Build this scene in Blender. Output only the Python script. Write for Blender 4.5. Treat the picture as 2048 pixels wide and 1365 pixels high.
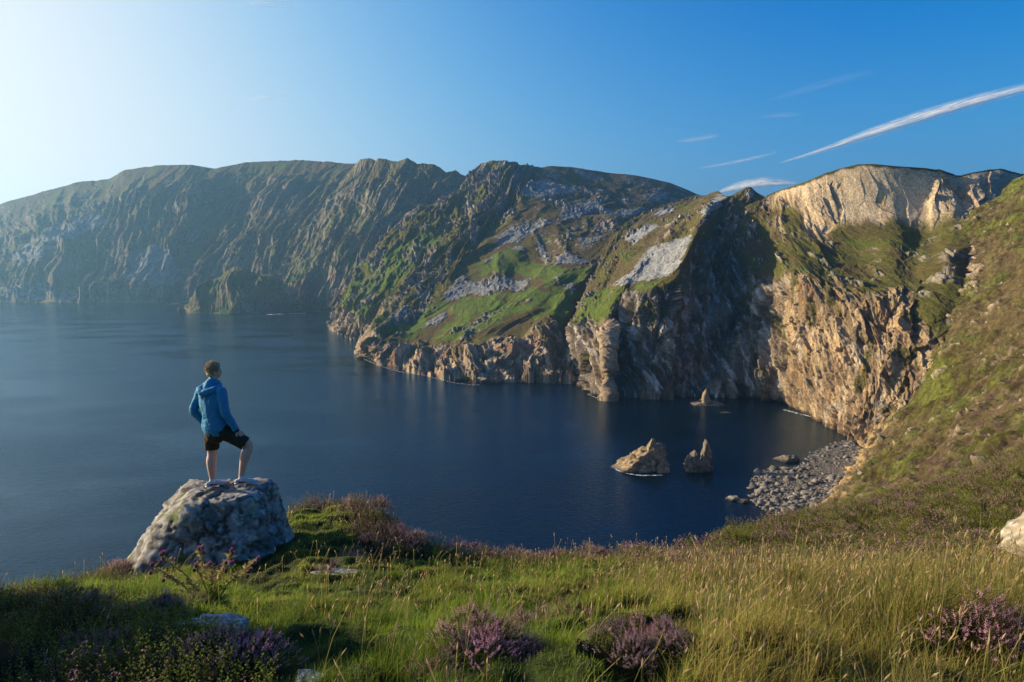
import bpy, math, random
import numpy as np
from mathutils import Vector, Matrix
random.seed(7); RNG = np.random.default_rng(11)
R = math.radians
for o in list(bpy.data.objects): bpy.data.objects.remove(o)
scene = bpy.context.scene
COL = scene.collection

# ------------------------------------------------------------------ camera, sky, sun
HC = 140.0                      # eye height above the sea, metres
F = 1365.0                      # focal length in photo pixels (24 mm on a 36 mm frame)
PITCH = math.atan((682.5 - 540.0) / F)
cd = bpy.data.cameras.new('camera'); cam = bpy.data.objects.new('camera', cd); COL.objects.link(cam)
cd.sensor_width = 36; cd.lens = 24.0; cd.clip_start = 0.1; cd.clip_end = 120000
cam.location = (0, 0, HC); cam.rotation_euler = (math.pi/2 - PITCH, 0, 0)
scene.camera = cam
SUN_AZ, SUN_EL = R(-73), R(18)  # to the left of the view and low
sun_dir = Vector((math.sin(SUN_AZ)*math.cos(SUN_EL), math.cos(SUN_AZ)*math.cos(SUN_EL), math.sin(SUN_EL)))
sd = bpy.data.lights.new('sun', 'SUN'); sun = bpy.data.objects.new('sun', sd); COL.objects.link(sun)
sd.energy = 5.0; sd.angle = R(0.5); sd.color = (1.0, 0.84, 0.58)
sun.rotation_euler = sun_dir.to_track_quat('Z', 'Y').to_euler()
w = bpy.data.worlds.new('World'); scene.world = w; w.use_nodes = True
nt = w.node_tree; nt.nodes.clear()
sky = nt.nodes.new('ShaderNodeTexSky'); sky.sky_type = 'NISHITA'; sky.sun_disc = False
sky.sun_elevation = SUN_EL; sky.sun_rotation = SUN_AZ; sky.altitude = 200
sky.air_density = .8; sky.dust_density = 5.0; sky.ozone_density = 5.0
# the evening sky's contrast: gamma, gain and a soft shoulder on the sky radiance
EXPO = 1.0
s1 = nt.nodes.new('ShaderNodeVectorMath'); s1.operation = 'SCALE'; s1.inputs['Scale'].default_value = .1
gm = nt.nodes.new('ShaderNodeGamma'); gm.inputs[1].default_value = 2.2
s2 = nt.nodes.new('ShaderNodeVectorMath'); s2.operation = 'SCALE'; s2.inputs['Scale'].default_value = 38.0
ad = nt.nodes.new('ShaderNodeVectorMath'); ad.operation = 'ADD'; ad.inputs[1].default_value = (1, 1, 1)
dv = nt.nodes.new('ShaderNodeVectorMath'); dv.operation = 'DIVIDE'
s3 = nt.nodes.new('ShaderNodeVectorMath'); s3.operation = 'SCALE'; s3.inputs['Scale'].default_value = 10.0*2**-EXPO
bg = nt.nodes.new('ShaderNodeBackground'); bg.inputs['Strength'].default_value = 0.1
ow = nt.nodes.new('ShaderNodeOutputWorld')
lk = nt.links.new
lk(sky.outputs[0], s1.inputs[0]); lk(s1.outputs[0], gm.inputs[0]); lk(gm.outputs[0], s2.inputs[0]); lk(s2.outputs[0], ad.inputs[0])
lk(s2.outputs[0], dv.inputs[0]); lk(ad.outputs[0], dv.inputs[1]); lk(dv.outputs[0], s3.inputs[0]); hs = nt.nodes.new('ShaderNodeHueSaturation'); hs.inputs['Saturation'].default_value = 1.14; lk(s3.outputs[0], hs.inputs['Color']); lk(hs.outputs[0], bg.inputs[0]); lk(bg.outputs[0], ow.inputs[0])
scene.view_settings.view_transform = 'Standard'; scene.view_settings.look = 'None'
scene.view_settings.exposure = EXPO; scene.view_settings.gamma = 1.0
scene.render.engine = 'CYCLES'
cy = scene.cycles; DENOISE = True
cy.max_bounces = 5; cy.diffuse_bounces = 2; cy.glossy_bounces = 2; cy.transmission_bounces = 2
cy.transparent_max_bounces = 6; cy.volume_bounces = 0; cy.caustics_reflective = False; cy.caustics_refractive = False
cy.use_adaptive_sampling = True; cy.adaptive_threshold = 0.02; cy.use_denoising = DENOISE

# ------------------------------------------------------------------ geometry helpers
cp, sp = math.cos(PITCH), math.sin(PITCH)
def W(px, py, d):
    """point at ground distance Y = d in front of the camera, seen at photo pixel (px, py)"""
    px = np.asarray(px, float); py = np.asarray(py, float)
    a = (px - 1024.0)/F; b = -(py - 682.5)/F
    dx, dy, dz = a, cp + b*sp, -sp + b*cp
    t = np.asarray(d, float)/dy
    return np.stack([dx*t, dy*t, HC + dz*t], -1)
def sea_depth(px, py, z=0.0):
    b = -(py - 682.5)/F
    dy, dz = cp + b*sp, -sp + b*cp
    return (z - HC)/dz*dy
def proj(P):
    x, y, z = P[..., 0], P[..., 1], P[..., 2] - HC
    yc = y*cp - z*sp; zc = y*sp + z*cp
    yc = np.maximum(yc, 0.1)
    return 1024 + F*x/yc, 682.5 - F*zc/yc

def _h2(ix, iy, s):
    h = (ix*374761393 + iy*668265263 + s*974634777) & 0xffffffff
    h = ((h ^ (h >> 13))*1274126177) & 0xffffffff
    return (h ^ (h >> 16)) & 0xffffffff
_GA = np.linspace(0, 2*np.pi, 64, endpoint=False); _GX, _GY = np.cos(_GA), np.sin(_GA)
def n2(x, y, s=0):
    x = np.asarray(x, float); y = np.asarray(y, float)
    fx, fy = np.floor(x), np.floor(y); ix, iy = fx.astype(np.int64), fy.astype(np.int64)
    x = x - fx; y = y - fy
    u = x*x*x*(x*(x*6 - 15) + 10); v = y*y*y*(y*(y*6 - 15) + 10)
    def g(a, b):
        k = _h2(ix + a, iy + b, s) & 63
        return _GX[k]*(x - a) + _GY[k]*(y - b)
    a = g(0, 0); b = g(1, 0); c = g(0, 1); d = g(1, 1)
    return 1.5*((a + u*(b - a)) + v*((c + u*(d - c)) - (a + u*(b - a))))
def fbm2(x, y, o=5, s=0, g=.5):
    r = 0; a = 1; t = 0
    for i in range(o):
        r = r + a*n2(x, y, s + i*17); t += a; a *= g; x = x*2.03 + 7.1; y = y*2.03 + 3.3
    return r/t
def rid2(x, y, o=5, s=0, g=.5):
    r = 0; a = 1; t = 0
    for i in range(o):
        r = r + a*(1 - 2*np.abs(n2(x, y, s + i*17))); t += a; a *= g; x = x*2.07 + 5.1; y = y*2.07 + 9.3
    return r/t
_G3 = np.random.default_rng(3).normal(size=(256, 3)); _G3 /= np.linalg.norm(_G3, axis=1)[:, None]
def n3(P, s=0):
    f = np.floor(P); I = f.astype(np.int64); p = P - f; u = p*p*p*(p*(p*6 - 15) + 10)
    r = 0
    for a in (0, 1):
        for b in (0, 1):
            for c in (0, 1):
                k = _h2(I[..., 0] + a, I[..., 1] + b + (I[..., 2] + c)*7919, s) & 255
                g = _G3[k]; d = g[..., 0]*(p[..., 0]-a) + g[..., 1]*(p[..., 1]-b) + g[..., 2]*(p[..., 2]-c)
                wt = (u[..., 0] if a else 1-u[..., 0])*(u[..., 1] if b else 1-u[..., 1])*(u[..., 2] if c else 1-u[..., 2])
                r = r + wt*d
    return r*1.5
def fbm3(P, o=4, s=0, g=.5):
    r = 0; a = 1; t = 0
    for i in range(o):
        r = r + a*n3(P, s + i*13); t += a; a *= g; P = P*2.03 + 4.7
    return r/t
def facet(x, y, s=0):
    """broken-block relief: every irregular cell is its own tilted plane; returns height, distance to the joint, cell value"""
    x = np.asarray(x, float); y = np.asarray(y, float); ix, iy = np.floor(x).astype(np.int64), np.floor(y).astype(np.int64)
    b1 = np.full(x.shape, 9.0); b2 = np.full(x.shape, 9.0); H = np.zeros(x.shape); K = np.zeros(x.shape)
    for a in (-1, 0, 1):
        for b in (-1, 0, 1):
            k = _h2(ix + a, iy + b, s); jx = (k & 1023)/1023.; jy = ((k >> 10) & 1023)/1023.; kv = ((k >> 20) & 1023)/1023.
            k2 = _h2(ix + a, iy + b, s + 77); tx = (k2 & 1023)/511.5 - 1; ty = ((k2 >> 10) & 1023)/511.5 - 1
            dx = x - (ix + a + jx); dy = y - (iy + b + jy); q = dx*dx + dy*dy; nr = q < b1
            b2 = np.where(nr, b1, np.minimum(b2, q)); b1 = np.where(nr, q, b1)
            H = np.where(nr, (kv - .5)*.9 + tx*dx*.9 + ty*dy*.5, H); K = np.where(nr, kv, K)
    return H, np.sqrt(b2) - np.sqrt(b1), K
def ss(a, b, x):
    t = np.clip((x - a)/(b - a), 0, 1); return t*t*(3 - 2*t)
def mix(a, b, t): return a + (b - a)*t
def rgb(*c): return np.array(c, float)

def mesh_np(name, V, faces, mat=None, col=None, parent=None, smooth=True, loc=None):
    """V (n,3); faces (m,k) array or list of such arrays; col (n,3) vertex albedo"""
    fs = faces if isinstance(faces, list) else [faces]
    fs = [np.asarray(f) for f in fs if len(f)]
    me = bpy.data.meshes.new(name)
    me.vertices.add(len(V)); me.vertices.foreach_set('co', np.asarray(V, np.float32).ravel())
    loops = np.concatenate([f.ravel() for f in fs]); me.loops.add(len(loops))
    me.loops.foreach_set('vertex_index', loops.astype(np.int32))
    tot = np.concatenate([np.full(len(f), f.shape[1]) for f in fs])
    me.polygons.add(len(tot)); st = np.concatenate([[0], np.cumsum(tot)[:-1]])
    me.polygons.foreach_set('loop_start', st.astype(np.int32))
    me.polygons.foreach_set('loop_total', tot.astype(np.int32))
    if smooth: me.polygons.foreach_set('use_smooth', np.ones(len(tot), bool))
    me.update(calc_edges=True)
    if col is not None:
        at = me.color_attributes.new('Col', 'FLOAT_COLOR', 'POINT')
        c4 = np.ones((len(V), 4), np.float32); c4[:, :3] = col; at.data.foreach_set('color', c4.ravel())
    if mat: me.materials.append(mat)
    o = bpy.data.objects.new(name, me); COL.objects.link(o)
    if parent: o.parent = parent
    if loc is not None: o.location = loc
    return o
def grid_faces(nu, nv):
    i = np.arange(nu*nv).reshape(nu, nv)
    return np.stack([i[:-1, :-1], i[1:, :-1], i[1:, 1:], i[:-1, 1:]], -1).reshape(-1, 4)
def tag(o, label=None, cat=None, group=None, kind=None):
    if label: o['label'] = label
    if cat: o['category'] = cat
    if group: o['group'] = group
    if kind: o['kind'] = kind
    return o
def empty(name, loc, rz=0):
    o = bpy.data.objects.new(name, None); COL.objects.link(o); o.location = loc; o.rotation_euler = (0, 0, rz); return o
def crom(P, n):
    """Catmull-Rom resample of P (k, ...) along axis 0 to n samples, uniform in index"""
    k = len(P); Q = np.concatenate([2*P[:1] - P[1:2], P, 2*P[-1:] - P[-2:-1]])
    t = np.linspace(0, k - 1, n); i = np.minimum(t.astype(int), k - 2); f = (t - i).reshape((-1,) + (1,)*(P.ndim - 1))
    a, b, c, d = Q[i], Q[i+1], Q[i+2], Q[i+3]
    return b + .5*f*((c - a) + f*((2*a - 5*b + 4*c - d) + f*(3*(b - c) + d - a)))
def grid_normals(P):
    du = np.gradient(P, axis=0); dv = np.gradient(P, axis=1); n = np.cross(du, dv)
    return n/np.maximum(np.linalg.norm(n, axis=-1, keepdims=True), 1e-9)
def inpoly(px, py, poly):
    r = np.zeros(px.shape, bool); n = len(poly)
    for i in range(n):
        x1, y1 = poly[i]; x2, y2 = poly[(i+1) % n]
        c = ((y1 > py) != (y2 > py)) & (px < (x2 - x1)*(py - y1)/(y2 - y1 + 1e-9) + x1)
        r ^= c
    return r

# ------------------------------------------------------------------ materials
def new_mat(name):
    m = bpy.data.materials.new(name); m.use_nodes = True; t = m.node_tree; t.nodes.clear()
    return m, t, t.nodes.new('ShaderNodeOutputMaterial')
def N(t, kind, **kw):
    n = t.nodes.new(kind)
    for k, v in kw.items():
        if k in n.inputs: n.inputs[k].default_value = v
        else: setattr(n, k, v)
    return n
def attr_mat(name, rough=.9, spec=.2, scale=1.0, var=.35, bump=.5, bumpd=.5, fine=8.0, transl=0.0, voro=False):
    """albedo from the vertex attribute, broken up by noise, with bump; lengths in metres"""
    m, t, out = new_mat(name); L = t.links
    a = N(t, 'ShaderNodeAttribute', attribute_name='Col'); tc = N(t, 'ShaderNodeTexCoord')
    p = N(t, 'ShaderNodeBsdfPrincipled', Roughness=rough); p.inputs['Specular IOR Level'].default_value = spec
    src = a.outputs['Color']
    if var > 0:
        n = N(t, 'ShaderNodeTexNoise', Scale=scale, Detail=6.0, Roughness=.65); L.new(tc.outputs['Object'], n.inputs['Vector'])
        mr = N(t, 'ShaderNodeMapRange'); mr.inputs[1].default_value = .3; mr.inputs[2].default_value = .7
        mr.inputs[3].default_value = 1 - var; mr.inputs[4].default_value = 1 + var
        L.new(n.outputs[0], mr.inputs[0])
        v = N(t, 'ShaderNodeVectorMath', operation='SCALE'); L.new(src, v.inputs[0]); L.new(mr.outputs[0], v.inputs['Scale'])
        src = v.outputs[0]
    L.new(src, p.inputs['Base Color'])
    if bump > 0:
        if voro:
            n2_ = N(t, 'ShaderNodeTexVoronoi', Scale=fine, feature='F1')
        else:
            n2_ = N(t, 'ShaderNodeTexNoise', Scale=fine, Detail=7.0, Roughness=.7)
        L.new(tc.outputs['Object'], n2_.inputs['Vector'])
        b = N(t, 'ShaderNodeBump', Strength=bump, Distance=bumpd)
        L.new(n2_.outputs[0], b.inputs['Height']); L.new(b.outputs[0], p.inputs['Normal'])
    if transl > 0:
        tr = N(t, 'ShaderNodeBsdfTranslucent'); L.new(src, tr.inputs[0]); mx = N(t, 'ShaderNodeMixShader'); mx.inputs[0].default_value = transl
        L.new(p.outputs[0], mx.inputs[1]); L.new(tr.outputs[0], mx.inputs[2]); L.new(mx.outputs[0], out.inputs[0])
    else: L.new(p.outputs[0], out.inputs[0])
    return m
def flat_mat(name, col, rough=.7, spec=.3, var=.12, scale=30, bump=.2, bumpd=.01, transl=0):
    m, t, out = new_mat(name); L = t.links
    tc = N(t, 'ShaderNodeTexCoord'); n = N(t, 'ShaderNodeTexNoise', Scale=scale, Detail=5.0)
    L.new(tc.outputs['Object'], n.inputs['Vector'])
    mr = N(t, 'ShaderNodeMapRange'); mr.inputs[3].default_value = 1 - var*1.5; mr.inputs[4].default_value = 1 + var*1.5
    L.new(n.outputs[0], mr.inputs[0])
    c = N(t, 'ShaderNodeRGB'); c.outputs[0].default_value = (*col, 1)
    v = N(t, 'ShaderNodeVectorMath', operation='SCALE'); L.new(c.outputs[0], v.inputs[0]); L.new(mr.outputs[0], v.inputs['Scale'])
    p = N(t, 'ShaderNodeBsdfPrincipled', Roughness=rough); p.inputs['Specular IOR Level'].default_value = spec
    L.new(v.outputs[0], p.inputs['Base Color'])
    b = N(t, 'ShaderNodeBump', Strength=bump, Distance=bumpd); L.new(n.outputs[0], b.inputs['Height']); L.new(b.outputs[0], p.inputs['Normal'])
    L.new(p.outputs[0], out.inputs[0]); return m
M_LAND = attr_mat('cliff_and_turf', .95, .1, .35, .45, 1.0, 2.0, .5)
M_FAR = attr_mat('distant_cliff', .95, .1, .12, .4, 1.0, 7.0, .12)
M_NEAR = attr_mat('near_turf', .95, .1, 9, .4, .6, .05, 25)

# ------------------------------------------------------------------ sea
m, t, out = new_mat('sea_water'); L = t.links
tc = N(t, 'ShaderNodeTexCoord')
p = N(t, 'ShaderNodeBsdfGlossy', Roughness=.12); p.inputs['Color'].default_value = (.62, .82, 1.0, 1)
db = N(t, 'ShaderNodeBsdfDiffuse'); db.inputs['Color'].default_value = (.0003, .0045, .0125, 1); fr = N(t, 'ShaderNodeFresnel', IOR=1.33); mxs = N(t, 'ShaderNodeMixShader')
mp = N(t, 'ShaderNodeMapping'); mp.inputs['Scale'].default_value = (1, 1.6, 1); mp.inputs['Rotation'].default_value = (0, 0, R(25))
n1 = N(t, 'ShaderNodeTexNoise', Scale=.22, Detail=6.0, Roughness=.62); nb = N(t, 'ShaderNodeTexNoise', Scale=.006, Detail=4.0)
L.new(tc.outputs['Object'], mp.inputs[0]); L.new(mp.outputs[0], n1.inputs['Vector']); L.new(mp.outputs[0], nb.inputs['Vector'])
b1 = N(t, 'ShaderNodeBump', Strength=.5, Distance=1.1); L.new(n1.outputs[0], b1.inputs['Height'])
L.new(b1.outputs[0], p.inputs['Normal'])
mr = N(t, 'ShaderNodeMapRange'); mr.inputs[1].default_value = .35; mr.inputs[2].default_value = .65; mr.inputs[3].default_value = .08; mr.inputs[4].default_value = .15
L.new(nb.outputs[0], mr.inputs[0]); L.new(mr.outputs[0], p.inputs['Roughness'])
ms = N(t, 'ShaderNodeMapRange'); ms.inputs[1].default_value = .38; ms.inputs[2].default_value = .62; ms.inputs[3].default_value = .28; ms.inputs[4].default_value = .85; L.new(nb.outputs[0], ms.inputs[0]); L.new(ms.outputs[0], b1.inputs['Strength'])
L.new(b1.outputs[0], fr.inputs['Normal']); L.new(fr.outputs[0], mxs.inputs[0]); L.new(db.outputs[0], mxs.inputs[1]); L.new(p.outputs[0], mxs.inputs[2]); L.new(mxs.outputs[0], out.inputs[0]); M_SEA = m
S = 9000.0
sea = mesh_np('sea', np.array([[-S, -1500, 0], [S, -1500, 0], [S, S, 0], [-S, S, 0]]), np.array([[0, 1, 2, 3]]), M_SEA, smooth=False)
tag(sea, 'deep blue calm sea filling the bay', 'sea', kind='structure')
# ------------------------------------------------------------------ far and middle land: lofted sheets
SKY_A = [(-400,440),(-250,430),(-100,424),(0,409),(60,392),(112,379),(160,365),(215,357),(250,341),(290,335),(345,331),(385,331),(420,339),(445,335),(490,325),(560,321),(620,322),(700,328),(735,331),(800,340),(900,360)]
SKY_B = [(650,420),(690,372),(712,330),(722,320),(740,317),(752,322),(758,318),(772,319),(786,325),(797,326),(808,322),(815,318),(824,325),(836,332),(846,328),(858,331),(868,330),(880,336),(892,345),(912,343),(922,350),(940,353),(960,352),(1000,350)]
SKY_C = [(900,420),(930,372),(943,352),(958,333),(972,327),(992,321),(1020,324),(1050,330),(1080,333),(1140,335),(1200,343),(1260,350),(1300,357),(1340,366),(1370,378),(1394,389),(1440,402),(1500,420)]
SKY_D = [(1380,392),(1394,390),(1412,391),(1425,386),(1437,384),(1450,391),(1462,394),(1476,384),(1492,377),(1503,378),(1515,388),(1530,395),(1545,388),(1560,380),(1590,371),(1620,361),(1650,347),(1682,336),(1715,329),(1745,327),(1790,331),(1850,337),(1880,343),(1920,352),(1945,345),(1975,340),(2000,338),(2025,344),(2060,352),(2150,360),(2300,365)]

def loft(cols, nu, nv, skyl=None, back=((250, -25), (700, -160)), zb=-6.0):
    """cols: list of columns (shore ... ridge) of (px, py[, depth]); the first row sits at sea level unless a depth is given"""
    G = []
    for c in cols:
        row = []
        for k, p in enumerate(c):
            if len(p) == 2: row.append(W(p[0], p[1], sea_depth(p[0], p[1])))
            else: row.append(W(*p))
        G.append(row)
    G = np.array(G)
    P = crom(G, nu).transpose(1, 0, 2); P = crom(P, nv).transpose(1, 0, 2)       # nu, nv, 3
    if skyl is not None:
        sx = np.array([a for a, b in skyl]); sy = np.array([b for a, b in skyl])
        px, py = proj(P[:, -1]); want = np.interp(px, sx, sy)
        dz = -(want - py)*P[:, -1, 1]/F
        v = np.linspace(0, 1, nv)[None, :]
        P[..., 2] += dz[:, None]*ss(.72, 1, v)
    return P
def arcs(P):
    s = np.concatenate([[0], np.cumsum(np.linalg.norm(np.diff(P[:, P.shape[1]//3], axis=0), axis=1))])[:, None]*np.ones((1, P.shape[1]))
    t = np.concatenate([np.zeros((P.shape[0], 1)), np.cumsum(np.linalg.norm(np.diff(P, axis=1), axis=2), axis=1)], 1)
    return s, t
def add_skirts(P, C, back, zb):
    top = P[:, -1]; rows = [P]; cr = [C]
    bot = P[:, :1].copy(); bot[..., 2] = zb; rows.insert(0, bot); cr.insert(0, C[:, :1])
    for (dd, dz) in back:
        r = top.copy(); r[:, 1] += dd; r[:, 0] += dd*.12; r[:, 2] += dz; r[:, 2] += 12*n2(r[:, 0]/120, r[:, 1]/90, 5)
        rows.append(r[:, None]); cr.append(C[:, -1:])
    return np.concatenate(rows, 1), np.concatenate(cr, 1)
def finish(name, P, C, mat, back, zb=-6.0, label=None, cat='cliff'):
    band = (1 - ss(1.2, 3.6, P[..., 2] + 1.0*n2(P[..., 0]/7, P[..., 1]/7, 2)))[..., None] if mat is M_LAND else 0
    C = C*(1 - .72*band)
    P, C = add_skirts(P, C, back, zb)
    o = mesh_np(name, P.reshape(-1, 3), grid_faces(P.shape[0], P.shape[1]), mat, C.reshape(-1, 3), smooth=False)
    tag(o, label, cat, kind='structure'); return o

GRASS_B = rgb(.085, .135, .014); GRASS_O = rgb(.110, .100, .022); HEATH = rgb(.100, .068, .028)
ROCK_T = rgb(.35, .25, .16); ROCK_G = rgb(.25, .20, .15); ROCK_D = rgb(.12, .09, .065); SCREE = rgb(.20, .197, .193); ROCK_C = rgb(.58, .45, .29)
ROCK_O = rgb(.42, .24, .09)

# ---- A: the great far cliff across the bay
A = [[(-420,602),(-420,575,3250),(-400,540,3500),(-390,490,3800),(-380,440,4100)],
     [(-150,603),(-140,575,3150),(-130,530,3300),(-120,480,3600),(-110,425,3950)],
     [(0,605),(5,570,3050),(20,520,3200),(20,465,3500),(5,408,3800)],
     [(70,606),(80,560,3020),(110,500,3150),(125,435,3450),(130,372,3700)],
     [(150,607),(170,560,3020),(190,490,3150),(215,420,3350),(250,341,3600)],
     [(220,607),(240,560,2950),(270,480,3050),(300,410,3250),(350,331,3500)],
     [(300,607),(315,560,2900),(345,480,3000),(380,400,3200),(430,338,3450)],
     [(360,606),(375,560,2900),(405,480,3000),(450,400,3200),(510,324,3450)],
     [(430,608),(440,560,2800),(470,480,2950),(530,395,3150),(600,321,3400)],
     [(510,612),(525,560,2700),(555,480,2850),(620,390,3050),(690,327,3300)],
     [(600,614),(615,560,2650),(650,480,2800),(700,400,3000),(770,335,3250)],
     [(720,616),(740,560,2650),(780,480,2800),(820,400,3000),(880,350,3250)]]
def far_texture(P, amp, seed, rockbias, k=1.0):
    s, t = arcs(P); nv = P.shape[1]; v = np.linspace(0, 1, nv)[None, :]*np.ones((P.shape[0], 1))
    wx = 60*fbm2(s/260, t/260, 3, seed+3)
    g1 = rid2((s + wx)/(190*k), t/1700, 3, seed); g2 = rid2((s + wx*.6)/(64*k), t/620, 4, seed+5); g3 = rid2((s + wx*.3)/(22*k), t/150, 4, seed+9)
    nrm = grid_normals(P)
    nrm = nrm*np.sign(-(nrm[..., 1:2]*.8 - nrm[..., 2:3]*.6) + 1e-9)
    edge = ss(0, .08, v)*.7 + .3
    top = 1 - .75*ss(.8, 1, v)
    am = .35 + 1.0*ss(-.25, .3, fbm2(s/480, t/380, 3, seed + 40))
    fa, fe, fk = facet((s + wx)/(62*k), t/120, seed + 50); fb, fe2, fk2 = facet((s + wx*.5)/(24*k), t/90, seed + 51); fc_, _, _ = facet(s/(10*k), t/26, seed + 52)
    d = amp*((g1 - .3)*1.0*am + (g2 - .3)*.40*am + fa*.26 + fb*.15 + fc_*.07)*edge*top
    Q = P + nrm*d[..., None]
    nq = grid_normals(Q); nq = nq*np.sign(nq[..., 2:3] + 1e-9)
    steep = 1 - nq[..., 2]
    rock = ss(.35, .62, steep + .25*(g2 - .3) + rockbias(v) + .12*fbm2(s/40, t/40, 3, seed+31))
    return Q, s, t, v, rock, (g1, g2, g3)
P = loft(A, 760, 280, SKY_A)
Q, s, t, v, rock, g = far_texture(P, 46, 100, lambda v: .16*(1 - ss(0, .3, v)) - .03)
px, py = proj(Q)
h = fbm2(s/180, t/140, 4, 140)[..., None]
C = mix(HEATH, GRASS_O, ss(-.25, .25, h)); C = mix(C, GRASS_B, ss(.15, .4, fbm2(s/90, t/200, 4, 150))[..., None]*.6)
rk = mix(ROCK_D, ROCK_G, ss(-.3, .3, fbm2(s/60, t/160, 4, 160))[..., None]); rk = mix(rk, ROCK_T, (1 - ss(.05, .3, v))[..., None]*.6)
C = mix(C, rk, rock[..., None])
wpx = px + 26*fbm2(s/60, t/60, 4, 170); wpy = py + 12*fbm2(s/70, t/50, 4, 171)
sc = (inpoly(wpx, wpy, [(95,462),(150,440),(205,420),(212,440),(170,470),(110,488),(60,480)]) | inpoly(wpx, wpy, [(20,510),(60,490),(104,492),(80,520),(35,530)])
      | inpoly(wpx, wpy, [(262,520),(300,490),(335,500),(360,540),(350,575),(280,565),(245,560)]) | inpoly(wpx, wpy, [(0,575),(30,565),(140,580),(180,600),(0,604)]) & (fbm2(s/30, t/30, 3, 172) > -.1))
sc = sc & (fbm2(s/45, t/20, 4, 173) > -.28)
C = mix(C, rgb(.24, .24, .24), sc[..., None]*.85)
C = C*.85*(1 + .45*fbm2(s/22, t/40, 3, 175)[..., None])
finish('far_cliff', Q, C, M_FAR, ((400, 20), (1500, -300)), label='hazy shaded far cliff across the bay with wide grassy top', cat='cliff')

# ---- A2: low dark headland in front of it
A2 = [[(368,622),(366,621,2300),(366,620,2350),(368,618,2420)],
      [(380,627),(384,610,2240),(392,592,2300),(400,580,2400)],
      [(420,628),(424,600,2240),(432,575,2300),(438,556,2420)],
      [(460,629),(464,590,2230),(468,560,2300),(470,535,2450)],
      [(510,628),(512,595,2230),(516,570,2300),(520,548,2480)],
      [(560,625),(564,600,2270),(570,580,2350),(580,556,2520)],
      [(600,622),(606,600,2300),(615,575,2400),(630,550,2600)],
      [(660,622),(666,600,2350),(680,575,2450),(700,550,2650)]]
P = loft(A2, 300, 110, None)
Q, s, t, v, rock, g = far_texture(P, 24, 200, lambda v: .12*(1 - ss(.3, .8, v)), .6)
C = mix(GRASS_O*.8, GRASS_B*.8, ss(-.1, .4, fbm2(s/60, t/60, 3, 210))[..., None]); rk = mix(ROCK_D, ROCK_T*.8, ss(-.2, .4, fbm2(s/40, t/90, 4, 211))[..., None])
C = mix(C, rk, rock[..., None]*.95)
finish('headland', Q, C, M_FAR, ((120, -30), (260, -220)), label='low dark rocky headland below the far cliff', cat='headland')

# ---- B: jagged ridge of slanting buttresses
B = [[(520,624),(530,600,2420),(560,545,2500),(600,480,2650),(650,418,2800)],
     [(575,623),(590,590,2330),(612,520,2450),(645,430,2620),(700,352,2800)],
     [(610,623),(622,580,2300),(645,510,2400),(680,425,2550),(726,319,2750)],
     [(640,624),(652,580,2250),(680,500,2370),(725,420,2500),(765,319,2700)],
     [(665,626),(680,580,2200),(710,500,2320),(765,415,2450),(812,320,2650)],
     [(695,630),(715,580,2150),(745,500,2280),(805,410,2420),(858,331,2620)],
     [(730,632),(750,580,2120),(785,500,2250),(845,415,2400),(905,345,2600)],
     [(800,636),(820,580,2100),(850,500,2220),(900,420,2380),(960,352,2580)],
     [(880,640),(900,580,2100),(920,510,2220),(960,430,2380),(1020,360,2580)]]
P = loft(B, 480, 360, SKY_B)
Q, s, t, v, rock, g = far_texture(P, 46, 300, lambda v: .10*(1 - ss(.1, .5, v)) + .05, .72)
h = fbm2(s/90, t/130, 4, 310)[..., None]
C = mix(GRASS_O, GRASS_B, ss(-.2, .3, h)); C = mix(C, HEATH, ss(.5, 1, v)[..., None]*.6)
rk = mix(ROCK_D, ROCK_G, ss(-.4, .2, fbm2(s/50, t/120, 4, 311))[..., None]); rk = mix(rk, rgb(.28,.16,.10), ((1 - ss(.2, .5, v))*ss(-.1, .3, fbm2(s/60, t/60, 3, 312)))[..., None])
C = mix(C, rk, rock[..., None]); C = C*(1 + .3*fbm2(s/14, t/30, 3, 313)[..., None])
finish('jagged_ridge', Q, C, M_FAR, ((120, -40), (400, -250)), label='jagged notched ridge of slanting rock buttresses', cat='ridge')

# ---- C: the broad central slope with screes
Cc = [[(655,654),(662,635,1690),(688,580,1780),(730,505,1900),(812,447,2020),(900,424,2120),(940,356,2200)],
      [(672,663),(682,640,1600),(715,580,1680),(770,500,1800),(850,430,1950),(920,385,2080),(958,333,2160)],
      [(700,679),(712,650,1480),(760,590,1550),(830,510,1680),(895,435,1850),(950,375,2000),(990,321,2100)],
      [(722,690),(745,655,1400),(800,600,1450),(870,530,1560),(940,450,1720),(985,380,1900),(1030,326,2100)],
      [(722,712),(742,682,1060),(800,640,1180),(880,570,1350),(960,480,1580),(1030,400,1820),(1075,333,2150)],
      [(770,733),(790,700,1010),(850,655,1110),(930,590,1260),(1010,500,1480),(1080,415,1740),(1130,335,2200)],
      [(830,747),(850,705,980),(900,660,1060),(975,600,1200),(1050,520,1400),(1125,430,1680),(1190,342,2250)],
      [(895,760),(905,705,940),(950,660,1020),(1020,605,1140),(1095,530,1330),(1170,440,1640),(1250,349,2280)],
      [(960,767),(965,700,900),(1000,655,980),(1065,605,1080),(1140,530,1290),(1205,445,1620),(1300,357,2300)],
      [(1030,765),(1030,700,905),(1050,645,980),(1105,595,1080),(1170,530,1280),(1240,450,1600),(1340,366,2300)],
      [(1090,765),(1090,700,900),(1100,640,960),(1140,590,1090),(1195,525,1290),(1265,455,1620),(1385,384,2300)],
      [(1140,768),(1135,710,910),(1140,650,980),(1165,600,1110),(1215,530,1310),(1290,450,1650),(1430,400,2300)],
      [(1200,772),(1200,720,950),(1190,660,1020),(1210,610,1150),(1260,540,1340),(1340,460,1680),(1480,415,2300)]]
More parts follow.
